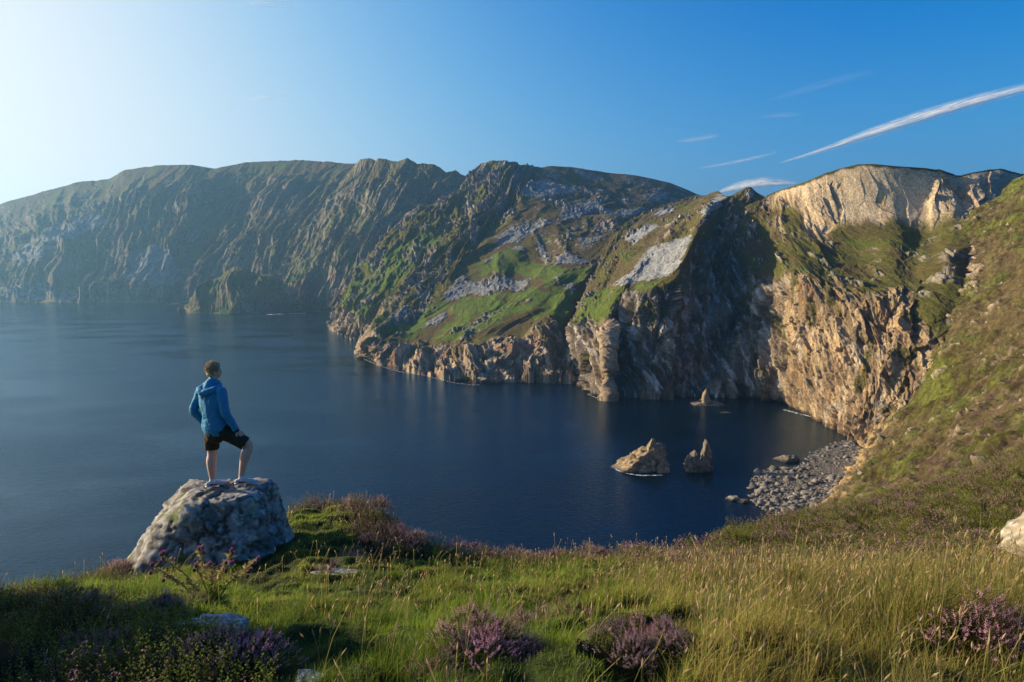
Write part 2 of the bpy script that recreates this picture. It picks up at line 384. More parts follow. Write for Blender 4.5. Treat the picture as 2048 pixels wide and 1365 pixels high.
SCREES = [[(885,597),(905,570),(930,548),(935,562),(975,560),(1010,562),(1060,556),(1056,570),(1010,580),(975,592),(950,583),(900,596)],
          [(940,585),(955,566),(1060,556),(1060,572),(1000,586),(965,592)],
          [(992,492),(1014,462),(1050,455),(1095,440),(1105,450),(1060,470),(1035,485)],
          [(1112,442),(1130,425),(1150,408),(1180,402),(1212,420),(1270,438),(1262,436),(1180,422),(1160,435),(1120,444)],
          [(1240,420),(1285,418),(1265,437),(1230,432)],
          [(1040,395),(1050,375),(1090,360),(1130,372),(1160,385),(1120,392),(1060,398)],
          [(1010,380),(1030,345),(1040,350),(1020,375)],
          [(1022,500),(1045,492),(1048,503),(1030,503)],[(1075,482),(1090,495),(1100,510),(1090,522),(1078,512)],
          [(1108,530),(1118,512),(1135,508),(1160,516),(1185,522),(1165,530),(1130,528)],
          [(1150,480),(1180,475),(1210,470),(1200,482),(1165,488)],[(965,523),(980,515),(976,528)],
          [(845,655),(870,628),(890,618),(885,640),(860,652)],[(1105,560),(1120,558),(1120,568)],[(1125,566),(1145,562),(1152,580),(1130,572)],
          [(1185,475),(1215,470),(1212,476)],[(1290,390),(1340,385),(1330,402),(1290,400)],
          [(780,640),(815,615),(820,625),(790,648)],[(830,600),(860,580),(862,592)],[(1190,382),(1215,380),(1205,388)]]
GREENS = [[(1010,505),(1050,500),(1090,530),(1130,535),(1180,540),(1160,580),(1080,570),(1060,545),(1000,545),(950,555),(955,530),(985,515)],
          [(920,590),(1000,592),(1080,575),(1150,580),(1160,630),(1060,625),(1020,640),(960,670),(880,690),(860,680),(900,640)],
          [(680,600),(760,520),(830,480),(870,455),(890,470),(820,560),(740,640),(710,650),(700,620)],
          [(1150,640),(1175,590),(1225,580),(1310,562),(1290,590),(1230,620),(1180,650)],
          [(760,660),(850,600),(900,590),(880,620),(810,680)]]
P = loft(Cc, 760, 560, SKY_C)
s, t = arcs(P); nu, nv = P.shape[:2]; v = np.linspace(0, 1, nv)[None, :]*np.ones((nu, 1)); u = np.linspace(0, 1, nu)[:, None]*np.ones((1, nv))
px0, py0 = proj(P)
clifftop = 1/6*(1.15 + .55*ss(.62, .8, u) + .35*n2(u*14, 0*u, 3))     # where the sea cliff ends
cl = 1 - ss(clifftop - .02, clifftop + .05, v + .035*fbm2(s/30, t/30, 3, 401))
wx = 34*fbm2(s/150, t/150, 3, 400)
rib = rid2((s + wx)/58, t/260, 3, 410); rib2 = rid2((s + wx)/19, t/70, 4, 411); crag = rid2(s/17 + .3*rib, t/24, 5, 412, .6)
left = 1 - ss(.26, .42, u)                                            # slanting rock buttresses on the left
slope_g = rid2((s + 1.8*wx)/130, t/520, 3, 415)
outc = ss(.12, .42, fbm2(s/70, t/110, 4, 420) + .22*left + .16*ss(.62, .95, v) - .08)*(1 - cl)
nrm = grid_normals(P); nrm = nrm*np.sign(-nrm[..., 1:2] + nrm[..., 2:3])
f1, e1, k1 = facet((s + wx)/24, t/42, 450); f2, e2, k2 = facet((s + .4*t)/9, t/16, 451); f3, e3, k3 = facet(s/4, t/6, 452)
lowf = ss(-.3, .3, fbm2(s/220, t*0, 3, 453))
d = cl*((rib - .35)*(7 + 14*lowf) + f1*9 + f2*4.5 + f3*2 + (crag - .3)*1.5) + (1 - cl)*((slope_g - .4)*(10 + 24*left) + f1*(.8 + 5*left) + f2*(.5 + 2*left)) + outc*((5 + 6*left)*(f2 + .25) + 3.2*f3)
px, py = px0, py0
wpx = px + 15*fbm2(s/26, t/26, 4, 430) + 5*fbm2(s/7, t/7, 3, 436); wpy = py + 7*fbm2(s/30, t/24, 4, 431) + 2.5*fbm2(s/7, t/7, 3, 437)
sc = np.zeros(px.shape, bool)
for q in SCREES: sc |= inpoly(wpx, wpy, q)
d = d*(1 - .7*ss(.88, 1, v)) + sc*(f3*1.3 + 1.2) - 10*np.exp(-((u - .93 - .015*n2(v*9, v*0, 4))/.018)**2)*(v > .2)
Q = P + nrm*d[..., None]
gr = np.zeros(px.shape, bool)
for q in GREENS: gr |= inpoly(px + 34*fbm2(s/60, t/60, 4, 432), py + 18*fbm2(s/60, t/60, 4, 433), q)
speck = (fbm2(s/60, t/60, 4, 434) > .17) & (fbm2(s/7, t/7, 3, 435) > .12) & (px > 960) & (py < 500)
h = fbm2(s/55, t/70, 5, 440)[..., None]
C = mix(HEATH*.9, GRASS_O*.8, ss(-.2, .35, h + .5*left[..., None])); C = mix(C, GRASS_B, (gr*.85)[..., None]*ss(-.35, .0, fbm2(s/20, t/30, 4, 441))[..., None])
rk = mix(ROCK_D, ROCK_G, ss(-.45, .2, fbm2(s/22, t/60, 4, 442))[..., None])
rkc = mix(ROCK_D*1.2, ROCK_T, ss(-.35, .25, fbm2(s/26, t/70, 5, 443))[..., None]); rkc = mix(rkc, rgb(.46, .37, .26), ss(.1, .45, fbm2(s/12, t/50, 4, 444))[..., None])
rkc = rkc*(.72 + .56*k2)[..., None]; rk = rk*(.7 + .6*k2)[..., None]
rkc = mix(rkc, rgb(.30, .15, .085), ss(.15, .4, fbm2(s/30, t/45, 3, 446))[..., None]*.7)
lst = ss(.05, .3, fbm2(s/5, t/8, 3, 445))[..., None]
C = mix(C, mix(rk, rgb(.33, .31, .28), lst*.6), (outc*ss(-.1, .25, crag - .1))[..., None])
turf_on_cliff = ss(.12, .34, fbm2(s/30, t/55, 4, 447) + .25*(v - clifftop*.5))[..., None]*.7
C = mix(C, mix(rkc, GRASS_O*.8, turf_on_cliff), cl[..., None])
C = mix(C, SCREE*(.65 + .7*k3[..., None]), ((sc | speck)*(1 - cl))[..., None]*(.9 + .1*lst))
C = np.clip(C*(1 + .35*fbm2(s/6, t/10, 3, 449)[..., None]), .005, .8)
finish('central_cliff', Q, C, M_LAND, ((250, -20), (900, -200)), label='central mountain slope of heath, green turf and grey scree above sea cliffs', cat='cliff')

# ---- D and E: the scree spur, its shaded face, and the golden amphitheatre wall
D = [[(1195,772),(1180,740,960),(1160,700,1000),(1152,640,1060),(1190,545,1200),(1232,460,1400),(1300,425,1550),(1392,391,1700)],
     [(1165,775),(1150,730,880),(1148,690,900),(1155,632,960),(1200,545,1130),(1245,470,1320),(1320,415,1480),(1400,390,1600)],
     [(1196,790),(1185,745,775),(1182,700,790),(1185,640,860),(1228,560,1010),(1275,490,1180),(1345,420,1380),(1408,390,1500)],
     [(1218,800),(1215,750,745),(1213,700,760),(1220,620,820),(1262,545,930),(1310,485,1080),(1365,425,1280),(1420,388,1400)],
     [(1240,792),(1240,750,790),(1240,700,805),(1250,605,840),(1290,545,900),(1335,480,1000),(1385,425,1190),(1437,384,1300)],
     [(1290,797),(1288,750,760),(1288,690,775),(1292,590,800),(1325,540,850),(1362,478,930),(1402,420,1110),(1448,390,1220)],
     [(1335,797),(1335,750,755),(1338,680,770),(1345,590,790),(1362,540,815),(1390,472,860),(1420,415,1020),(1462,394,1150)],
     [(1375,793),(1375,750,775),(1378,680,800),(1382,600,835),(1395,540,870),(1412,475,930),(1440,425,1040),(1478,384,1130)],
     [(1430,795),(1430,750,775),(1432,690,805),(1435,610,850),(1440,540,890),(1450,470,960),(1470,420,1050),(1500,378,1120)],
     [(1490,797),(1490,750,755),(1490,690,790),(1488,620,830),(1485,550,870),(1490,480,940),(1500,430,1020),(1526,395,1090)],
     [(1545,803),(1542,755,725),(1540,690,755),(1535,620,790),(1530,570,810),(1530,500,890),(1530,450,970),(1545,388,1040)],
     [(1600,822),(1596,760,680),(1596,700,700),(1596,630,730),(1596,560,750),(1590,500,840),(1580,440,930),(1575,376,990)],
     [(1645,845),(1645,780,645),(1648,710,665),(1652,640,690),(1656,580,710),(1650,510,820),(1640,450,890),(1622,360,930)],
     [(1678,862),(1690,800,610),(1700,720,635),(1712,650,660),(1720,590,680),(1712,510,810),(1705,438,870),(1690,334,900)],
     [(1700,876),(1725,810,580),(1750,730,610),(1770,660,640),(1780,600,660),(1780,515,765),(1785,432,850),(1760,328,880)],
     [(1712,884),(1760,810,570),(1790,740,590),(1810,670,615),(1815,600,650),(1830,520,745),(1850,440,840),(1840,336,870)],
     [(1730,890),(1800,810,552),(1838,740,572),(1862,670,592),(1880,600,625),(1895,510,705),(1908,435,815),(1905,349,870)],
     [(1780,895),(1850,800,545),(1890,730,565),(1920,660,590),(1945,590,630),(1962,500,720),(1970,420,820),(1975,340,880)],
     [(1850,900),(1900,800,540),(1950,730,560),(1990,660,590),(2020,590,640),(2040,500,730),(2055,420,830),(2070,353,890)]]
P = loft(D, 1150, 660, [(a, b + (1.6 if 1380 < a < 2020 else 0)*math.sin(a*1.7)) for a, b in SKY_D])
s, t = arcs(P); nu, nv = P.shape[:2]; v = np.linspace(0, 1, nv)[None, :]*np.ones((nu, 1)); u = np.linspace(0, 1, nu)[:, None]*np.ones((1, nv)); kc = u*18; kr = v*7
wx = 26*fbm2(s/120, t/120, 3, 500)
rib = rid2((s + wx)/52, t/230, 3, 510); rib2 = rid2((s + wx*.7)/17, t/75, 4, 511); crag = rid2(s/13 + .3*rib, t/20, 5, 512, .6)
px0, py0 = proj(P)
# rows where the lower cliff ends: lower on the scree spur, row 4 in the amphitheatre
ct = np.interp(kc[:, 0], [0, 1, 3, 4, 6, 8, 10, 12, 14, 15, 16, 18], [2.6, 2.8, 2.7, 3, 3.3, 4.6, 4.15, 4.05, 4.1, 4.0, 3.0, 1.8])[:, None] + .25*n2(s/40, s*0, 6)
cl = 1 - ss(ct - .12, ct + .22, kr + .22*fbm2(s/22, t/22, 4, 501))
# the pale top wall of the amphitheatre
tw = ss(5.75, 6.1, kr + .25*fbm2(s/20, s*0, 3, 502) - .55*(1 - ss(10.8, 12.4, kc)) )*ss(9.8, 10.6, kc)
tw2 = ss(5.3, 5.9, kr + .5*fbm2(s/26, t/50, 3, 503))*ss(10.2, 10.8, kc)*(1 - ss(12.2, 13, kc))
tw = np.maximum(tw, tw2*ss(-.1, .15, fbm2(s/30, t/50, 3, 504)))
shad = ss(6.2, 7, kc)*(1 - ss(9.4, 10.2, kc))          # dark broken face between the spur and the bay head
outc = ss(.16, .42, fbm2(s/34, t/55, 4, 520) + .25*shad)*(1 - cl)*(1 - tw)
slope_g = rid2((s + 1.5*wx)/75, t/330, 3, 515)
smoothw = ss(12.3, 12.9, kc)*(1 - ss(15.0, 15.4, kc))*tw           # very flat slab
nrm = grid_normals(P); nrm = nrm*np.sign(-nrm[..., 1:2]*.5 + nrm[..., 2:3] - .8*nrm[..., 0:1])
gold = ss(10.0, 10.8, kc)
f1, e1, k1 = facet((s + wx)/22, t/44, 560); f2, e2, k2 = facet((s + .45*t)/8.5, t/18, 561); f3, e3, k3 = facet((s + .3*t)/3.4, t/6, 562)
d = cl*((rib - .35)*(17 - 12*gold) + f1*(9 - 3.5*gold) + f2*4.2 + f3*1.9 + (crag - .3)*1.2) + (1 - cl)*(1 - tw)*((slope_g - .4)*6 + f1*1.0 + f2*.8 + f3*.4) + outc*((f2 + .25)*6 + f3*3) + tw*(facet((s + wx)/16, t/80, 570)[0]*8 + facet((s + .3*wx)/6, t/40, 571)[0]*4 + f3*1.2 + (rib - .35)*8)*(1 - .88*smoothw)
d = d*(1 - .8*ss(.93, 1, v))
d = d + (10 + 7*f1)*np.exp(-((kc - 3.0 + .3*n2(t/40, s*0, 10))/.42)**2)*(1 - ss(1.2, 2.8, kr))     # sunlit nose of the spur
d = d + 9*np.exp(-((kc - 14.9)/.35)**2)*(1 - ss(3.2, 4.3, kr))*ss(.6, 1.6, kr)                                # rib at the right end of the golden wall
Q = P + nrm*d[..., None]
px, py = proj(Q)
wpx = px + 11*fbm2(s/18, t/18, 4, 530) + 5*fbm2(s/5, t/5, 3, 534); wpy = py + 7*fbm2(s/22, t/22, 4, 531) + 3*fbm2(s/5, t/5, 3, 535)
SD = [[(1222,572),(1262,545),(1300,496),(1345,482),(1385,470),(1372,500),(1358,535),(1340,552),(1300,560),(1255,568)],
      [(1272,460),(1300,448),(1320,452),(1290,470),(1270,490),(1262,480)],[(1243,472),(1268,470),(1262,486)],[(1305,425),(1345,412),(1350,424),(1310,432)],
      [(1170,592),(1195,580),(1180,590)],[(1400,425),(1440,400),(1445,410),(1415,430)],[(1425,400),(1440,388),(1452,395),(1400,440)]]
sc = np.zeros(px.shape, bool)
for q in SD: sc |= inpoly(wpx, wpy, q)
gb = inpoly(px + 14*fbm2(s/40, t/40, 3, 532), py + 8*fbm2(s/40, t/40, 3, 533), [(1140,650),(1172,592),(1230,575),(1330,558),(1290,590),(1240,620),(1190,650),(1160,665)])
h = fbm2(s/45, t/60, 5, 540)[..., None]
C = mix(HEATH*.95, GRASS_O*.85, ss(-.3, .3, h + .15*gold[..., None])); C = mix(C, GRASS_B*.8, ss(.2, .45, fbm2(s/50, t/40, 4, 545))[..., None]*.5); C = mix(C, GRASS_B, gb[..., None]*.65)
rk = mix(ROCK_D*.8, ROCK_G*.9, ss(-.3, .35, fbm2(s/16, t/50, 5, 541))[..., None]); rk = mix(rk, rgb(.42, .38, .33), ss(.08, .32, fbm2((s + .4*t)/10, t/34, 4, 542))[..., None]*.85)
st1 = fbm2((s + .35*t)/15, t/60, 5, 543)[..., None]; st2 = fbm2((s + .3*t)/7, t/60, 4, 544)[..., None]
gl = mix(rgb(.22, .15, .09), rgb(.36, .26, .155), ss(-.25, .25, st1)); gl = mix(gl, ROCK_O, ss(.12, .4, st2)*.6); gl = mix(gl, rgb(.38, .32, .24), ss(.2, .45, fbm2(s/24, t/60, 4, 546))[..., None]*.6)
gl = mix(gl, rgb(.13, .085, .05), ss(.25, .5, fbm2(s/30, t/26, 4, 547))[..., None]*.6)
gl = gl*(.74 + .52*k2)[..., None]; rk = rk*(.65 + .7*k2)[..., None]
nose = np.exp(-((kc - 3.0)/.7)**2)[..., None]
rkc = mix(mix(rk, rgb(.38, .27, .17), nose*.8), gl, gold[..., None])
turf = ss(.18, .4, fbm2(s/22, t/40, 4, 548) + .10*(kr - 2) - .05*gold)[..., None]*.85
C = mix(C, mix(rk, rgb(.34, .29, .22), gold[..., None]*.6), (outc*ss(-.15, .2, crag - .1))[..., None])
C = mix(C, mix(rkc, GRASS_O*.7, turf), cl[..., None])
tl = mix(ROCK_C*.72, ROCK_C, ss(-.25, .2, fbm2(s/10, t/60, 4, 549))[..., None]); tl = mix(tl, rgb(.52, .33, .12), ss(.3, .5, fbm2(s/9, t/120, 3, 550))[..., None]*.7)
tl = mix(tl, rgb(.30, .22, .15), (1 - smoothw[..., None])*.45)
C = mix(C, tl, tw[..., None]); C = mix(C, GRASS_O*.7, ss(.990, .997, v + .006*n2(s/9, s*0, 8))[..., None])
C = mix(C, SCREE*1.15*(.75 + .6*k3[..., None]), (sc*(1 - cl))[..., None])
C = np.clip(C*(1 + .32*fbm2(s/5, t/9, 3, 551)[..., None]), .005, .8)
QE, KC = Q, kc
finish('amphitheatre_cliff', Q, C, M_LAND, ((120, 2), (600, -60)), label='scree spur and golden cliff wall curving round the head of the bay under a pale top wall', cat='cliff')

# ---- F: long hillside dropping to the boulder beach, right of the bay
Fc = [[(1704,892,562),(1756,830,556),(1806,760,566),(1822,690,590),(1822,620,622),(1850,545,690),(1895,478,770),(1945,428,800),(2000,385,800),(2060,342,800),(2160,300,800),(2330,262,800)],
      [(1712,900,545),(1765,850,545),(1812,800,550),(1845,740,580),(1860,670,620),(1890,590,660),(1940,520,690),(2000,455,700),(2070,390,700),(2140,340,700),(2260,300,700),(2450,250,700)],
      [(1700,922,510),(1750,885,500),(1800,840,500),(1850,780,510),(1900,710,530),(1950,640,550),(2010,565,570),(2080,490,580),(2160,430,580),(2240,390,580),(2360,340,580),(2560,290,580)],
      [(1675,960,460),(1730,920,450),(1790,880,440),(1850,830,440),(1920,765,440),(1990,700,450),(2060,630,455),(2140,560,460),(2230,500,460),(2330,450,460),(2450,400,460),(2650,350,460)],
      [(1648,1000,415),(1700,965,395),(1770,925,380),(1850,875,370),(1930,820,360),(2010,760,360),(2100,700,360),(2190,640,360),(2290,580,360),(2400,530,360),(2530,480,360),(2720,420,360)],
      [(1625,1035,385),(1690,1005,350),(1770,968,320),(1860,925,300),(1960,875,290),(2060,820,280),(2160,760,280),(2260,700,280),(2370,650,280),(2480,600,280),(2620,540,280),(2800,480,280)],
      [(1560,1085,350),(1660,1050,300),(1770,1015,250),(1880,975,220),(1990,930,200),(2100,880,190),(2220,830,190),(2330,780,190),(2450,730,190),(2560,680,190),(2700,620,190),(2900,560,190)],
      [(1480,1160,300),(1620,1110,230),(1760,1060,170),(1900,1010,140),(2030,960,125),(2150,920,120),(2270,870,120),(2400,820,120),(2520,770,120),(2650,720,120),(2800,660,120),(3000,600,120)]]
P = loft(Fc, 760, 760)[::-1]
s, t = arcs(P); nu, nv = P.shape[:2]; v = np.linspace(0, 1, nv)[None, :]*np.ones((nu, 1)); u = np.linspace(1, 0, nu)[:, None]*np.ones((1, nv))
X, Y = P[..., 0], P[..., 1]
nrm = grid_normals(P); nrm = nrm*np.sign(nrm[..., 2:3] - .6*nrm[..., 0:1])
px, py = proj(P)
oz = inpoly(px + 16*fbm2(X/20, Y/20, 3, 602), py + 10*fbm2(X/20, Y/20, 3, 603), [(1862,560),(1905,510),(1945,490),(1965,540),(1950,590),(1900,600),(1870,600)])
foot = 1 - ss(.0, .13, v + .07*fbm2(X/25, Y/25, 3, 604) - .06*(1 - ss(.1, .5, u)))
N1_ = fbm3(P/26, 4, 620); N2_ = fbm3(P/7, 4, 621); N3_ = fbm3(P/2.6, 3, 622); N4_ = fbm3(P/60, 3, 623)
f2, e2, k2 = facet(X/5.0 + N2_, (Y*.5 + P[..., 2])/5.0, 624); f3, e3, k3 = facet(X/2.1, (Y*.5 + P[..., 2])/2.1, 625)
outc = np.maximum(ss(.26, .40, N1_ + .25*N2_), oz*1.0)*ss(-.2, .05, N4_ + .3*oz)
bare = ss(.16, .3, fbm3(P/11, 4, 626))*ss(-.1, .2, N4_)
Q = P + nrm*(9*N1_ + 2.2*N2_ + 1.1*N3_ + outc*(3.0*f2 + 1.6*f3 + .8) + foot*(2*f2 + f3))[..., None]
px, py = proj(Q)
C = mix(HEATH*.72, GRASS_O*.72, ss(-.25, .25, N2_ + .6*N1_)[..., None]); C = mix(C, rgb(.080, .105, .017), ss(.05, .32, fbm3(P/18, 4, 627))[..., None]*.6)
big = fbm3(P*[1, .6, 1.6]/70, 3, 640)[..., None]; C = mix(C, rgb(.12, .085, .040), ss(-.02, .22, big)*.7); C = mix(C, rgb(.13, .145, .022), ss(.08, .28, -big)*.6)
ter = ss(.86, 1, np.sin(P[..., 2]*2*np.pi/6.5 + 5*N1_ + 2*N4_))*ss(-.2, .1, N4_); C = mix(C, rgb(.17, .12, .07), ter[..., None]*.4)
C = mix(C, rgb(.15, .085, .085), (ss(.06, .3, fbm3(P/4.5, 4, 628))*ss(500, 250, Y))[..., None]*.75)
rk = mix(rgb(.17, .13, .09), rgb(.40, .31, .22), ss(-.3, .3, N3_)[..., None])*(.7 + .6*k2)[..., None]
C = mix(C, rk, (outc*ss(-.25, .2, f2 + .5*N3_))[..., None]*.85); C = mix(C, rk*.9, (bare*ss(.1, .35, N3_ + .3))[..., None]*.5)
C = mix(C, mix(rgb(.24, .18, .12), rgb(.42, .27, .12), ss(-.2, .3, N2_)[..., None]), (foot*ss(-.4, .05, N2_))[..., None])
C = mix(C, rgb(.42, .37, .30), ((fbm3(P/6, 3, 629) > .42) & (k2 > .62))[..., None]*.8)
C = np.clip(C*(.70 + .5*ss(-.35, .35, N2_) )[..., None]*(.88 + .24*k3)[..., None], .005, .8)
QF = Q
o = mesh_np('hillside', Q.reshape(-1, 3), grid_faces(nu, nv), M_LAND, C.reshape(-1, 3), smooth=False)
tag(o, 'steep grass and heather hillside falling to the boulder beach', 'hillside', kind='structure')
# ------------------------------------------------------------------ near ground
def tan_of(py):
    b = -(py - 682.5)/F; return (-sp + b*cp)/(cp + b*sp)
def py_of(tn):
    # inverse of tan_of
    b = (tn*cp + sp)/(cp - tn*sp); return 682.5 - F*b
GC = []
def gp(px, d, py): GC.append((px, d, tan_of(py)))
def gz(px, d, z): GC.append((px, d, z/d))
for px, z in ((-3500, -2.3), (-800, -1.75), (1024, -1.6), (2600, -1.6), (5500, -1.0)): gz(px, .9, z)
for px, z in ((-2500, -3.0), (-900, -2.2), (0, -1.72), (500, -1.68), (1024, -1.66), (1500, -1.66), (2048, -1.62), (3200, -1.3)): gz(px, 2.6, z)
PXC = [-1400, -600, 0, 200, 420, 600, 850, 1100, 1330, 1600, 1850, 2048, 2700]
for d, row in ((4, [1300,1262,1245,1245,1248,1258,1265,1262,1258,1255,1250,1240,1170]),
               (6, [1290,1255,1215,1192,1195,1205,1205,1200,1200,1198,1190,1182,1100]),
               (8, [1290,1262,1222,1178,1176,1162,1160,1168,1182,1188,1185,1172,1080]),
               (10, [1300,1270,1240,1160,1110,1088,1136,1145,1162,1162,1158,1146,1050]),
               (12.5, [1300,1270,1240,1160,1066,1040,1104,1122,1142,1142,1136,1122,1010])):
    for a, b in zip(PXC, row): gp(a, d, b)
gp(750, 12.5, 1014); gp(745, 11.2, 1046); gp(690, 12.5, 1022); gp(700, 10, 1082); gp(700, 9, 1115)
for a, d, b in ((1330,20,1122),(1450,20,1100),(1600,20,1098),(1850,20,1084),(2048,20,1064),(2700,20,940),
                (1000,20,1100),(600,20,1060),(0,20,1150),(1600,32,1050),(1470,28,1074),(1850,32,1034),(2048,32,1008),(2700,32,860),
                (1760,50,1006),(1900,50,978),(2048,50,948),(2700,50,800),(1900,90,950),(2048,90,885),(2700,90,720),(1000,60,1100),(0,60,1150)): gp(a, d, b)
GC = np.array(GC)
def _uv(px, d): return np.stack([np.asarray(px)/420.0, 2.4*np.log(np.asarray(d))], -1)
_c = _uv(GC[:, 0], GC[:, 1])
def _k(r2): return .5*r2*np.log(np.maximum(r2, 1e-12))
_D = ((_c[:, None] - _c[None])**2).sum(-1); n_ = len(_c)
_M = np.zeros((n_+3, n_+3)); _M[:n_, :n_] = _k(_D) + .02*np.eye(n_); _M[:n_, n_] = 1; _M[:n_, n_+1:] = _c; _M[n_, :n_] = 1; _M[n_+1:, :n_] = _c.T
_w = np.linalg.solve(_M, np.concatenate([GC[:, 2], np.zeros(3)]))
LIPX = [-3500,-1400,-600,0,120,230,330,440,600,700,770,830,900,1100,1330,1400,1470,1560,1650,1760,1850,2048,2700,5500]
LIPD = [8,7.4,7.4,7.8,8.4,9.0,10.6,11.2,12.9,13.0,12.6,11.6,12.2,13.5,15,20,27,35,44,54,64,92,110,110]
def ground(px, d, detail=True):
    """height of the turf (world z) at photo column px and ground distance d"""
    px = np.asarray(px, float); d = np.asarray(d, float); sh = px.shape
    q = _uv(px.ravel(), d.ravel()); tn = np.empty(len(q))
    for i in range(0, len(q), 60000):
        qq = q[i:i+60000]; r2 = ((qq[:, None] - _c[None])**2).sum(-1)
        tn[i:i+60000] = _k(r2) @ _w[:n_] + _w[n_] + qq @ _w[n_+1:]
    z = (tn*d.ravel()).reshape(sh)
    Lp = np.interp(px, LIPX, LIPD); over = np.maximum(d - Lp, 0)
    z = z - over*1.15 - .9*np.maximum(over - 3, 0)*0
    X = Xof(px, d)
    z = z + 2.7*np.exp(-(((X + 6.6)/1.2)**2 + ((d - 4.85)/1.0)**2)) + 1.4*np.exp(-(((X + 6.2)/1.0)**2 + ((d - 3.6)/.8)**2))  # unseen rise left of the view, shaped to throw shade over the lower left
    if detail:
        amp = np.clip(d/14, .25, 3.0)
        z = z + np.where(px > 1150, .15, .09)*ss(-.15, .35, fbm2(X/.42, d/.42, 2, 704))*(d < 16) + .16*amp*fbm2(X/(1.7*amp), d/(1.7*amp), 3, 700) + .05*np.minimum(amp, 1.5)*fbm2(X/.45, d/.45, 3, 701)
        z = z + np.where(d > 14, 1, 0)*ss(14, 22, d)*.75*(np.abs(fbm2(X/1.8, d/2.3, 3, 702))*2 - .3)
    return z + HC
def Xof(px, d):
    # column px at distance d, taking a typical ground row for the small tilt term
    return (np.asarray(px, float) - 1024)/F*np.asarray(d, float)*1.045
def pxof(X, d): return 1024 + X*F/(np.asarray(d)*1.045)
gpx = np.concatenate([np.linspace(-3500, -260, 90, endpoint=False), np.linspace(-260, 2300, 560, endpoint=False), np.linspace(2300, 5500, 90)])
gd = np.exp(np.linspace(math.log(.8), math.log(125), 470))
PX, DD = np.meshgrid(gpx, gd, indexing='ij')
Z = ground(PX, DD); Xg = Xof(PX, DD); P = np.stack([Xg, DD, Z], -1)
px, py = proj(P)
def zones(px, py, X, Y):
    """heather-ness 0..1 and dryness 0..1 of the turf"""
    n = fbm2(X/.9, Y/.9, 3, 710); n_b = fbm2(X/2.4, Y/2.4, 3, 711)
    Lp = np.interp(px, LIPX, LIPD)
    lip = ss(-1.9, -.7, Y - Lp + .8*n)*ss(820, 860, px)*(1 - ss(1300, 1500, px))
    left = ss(-1.5, -.6, Y - Lp + .7*n)*(1 - ss(300, 380, px))
    mid = inpoly(px + 20*n, py + 10*n, [(700,1010),(760,1005),(860,1070),(860,1120),(740,1110),(705,1075)])*1.0
    rim = ss(-.9, -.4, Y - Lp + .5*n)*ss(560, 600, px)*(1 - ss(840, 860, px))
    dark = inpoly(px + 30*n, py + 20*n, [(-400,1230),(100,1200),(260,1225),(400,1260),(560,1330),(560,1500),(-900,1500)])*1.0
    far = ss(8.3, 10.3, Y + 2.2*n)*ss(1250, 1350, px)
    far = np.maximum(far, inpoly(px + 20*n, py + 10*n, [(1350,1130),(1480,1140),(1500,1180),(1380,1165)])*1.0)
    H = np.clip(np.maximum.reduce([lip, left, mid, rim, dark, far*ss(-.35, -.05, n_b)]), 0, 1)
    dry = np.clip(ss(1050, 1500, px + 120*n_b)*.85 + .25*ss(0, .3, n_b), 0, 1)
    return H, dry
H, dry = zones(px, py, Xg, DD)
C = mix(rgb(.028, .040, .010), rgb(.050, .045, .016), dry[..., None]); C = mix(C, rgb(.035, .026, .014), H[..., None])
farb = ss(14, 26, DD)[..., None]; hh = fbm2(Xg/2.2, DD/3.2, 4, 720)[..., None]
fc = mix(rgb(.10, .08, .028), rgb(.10, .12, .02), ss(-.1, .25, hh)); fc = mix(fc, rgb(.11, .055, .065), ss(.12, .34, fbm2(Xg/1.1, DD/1.3, 4, 721))[..., None]*.7)
C = mix(C, fc, farb); C = C*(1 + .4*fbm2(Xg/.3, DD/.3, 3, 722)[..., None])
o = mesh_np('ground', P.reshape(-1, 3), grid_faces(len(gpx), len(gd)), M_NEAR, np.clip(C, .003, .5).reshape(-1, 3))
tag(o, 'turf ground of the cliff-top knoll under the grass', 'ground', kind='structure')

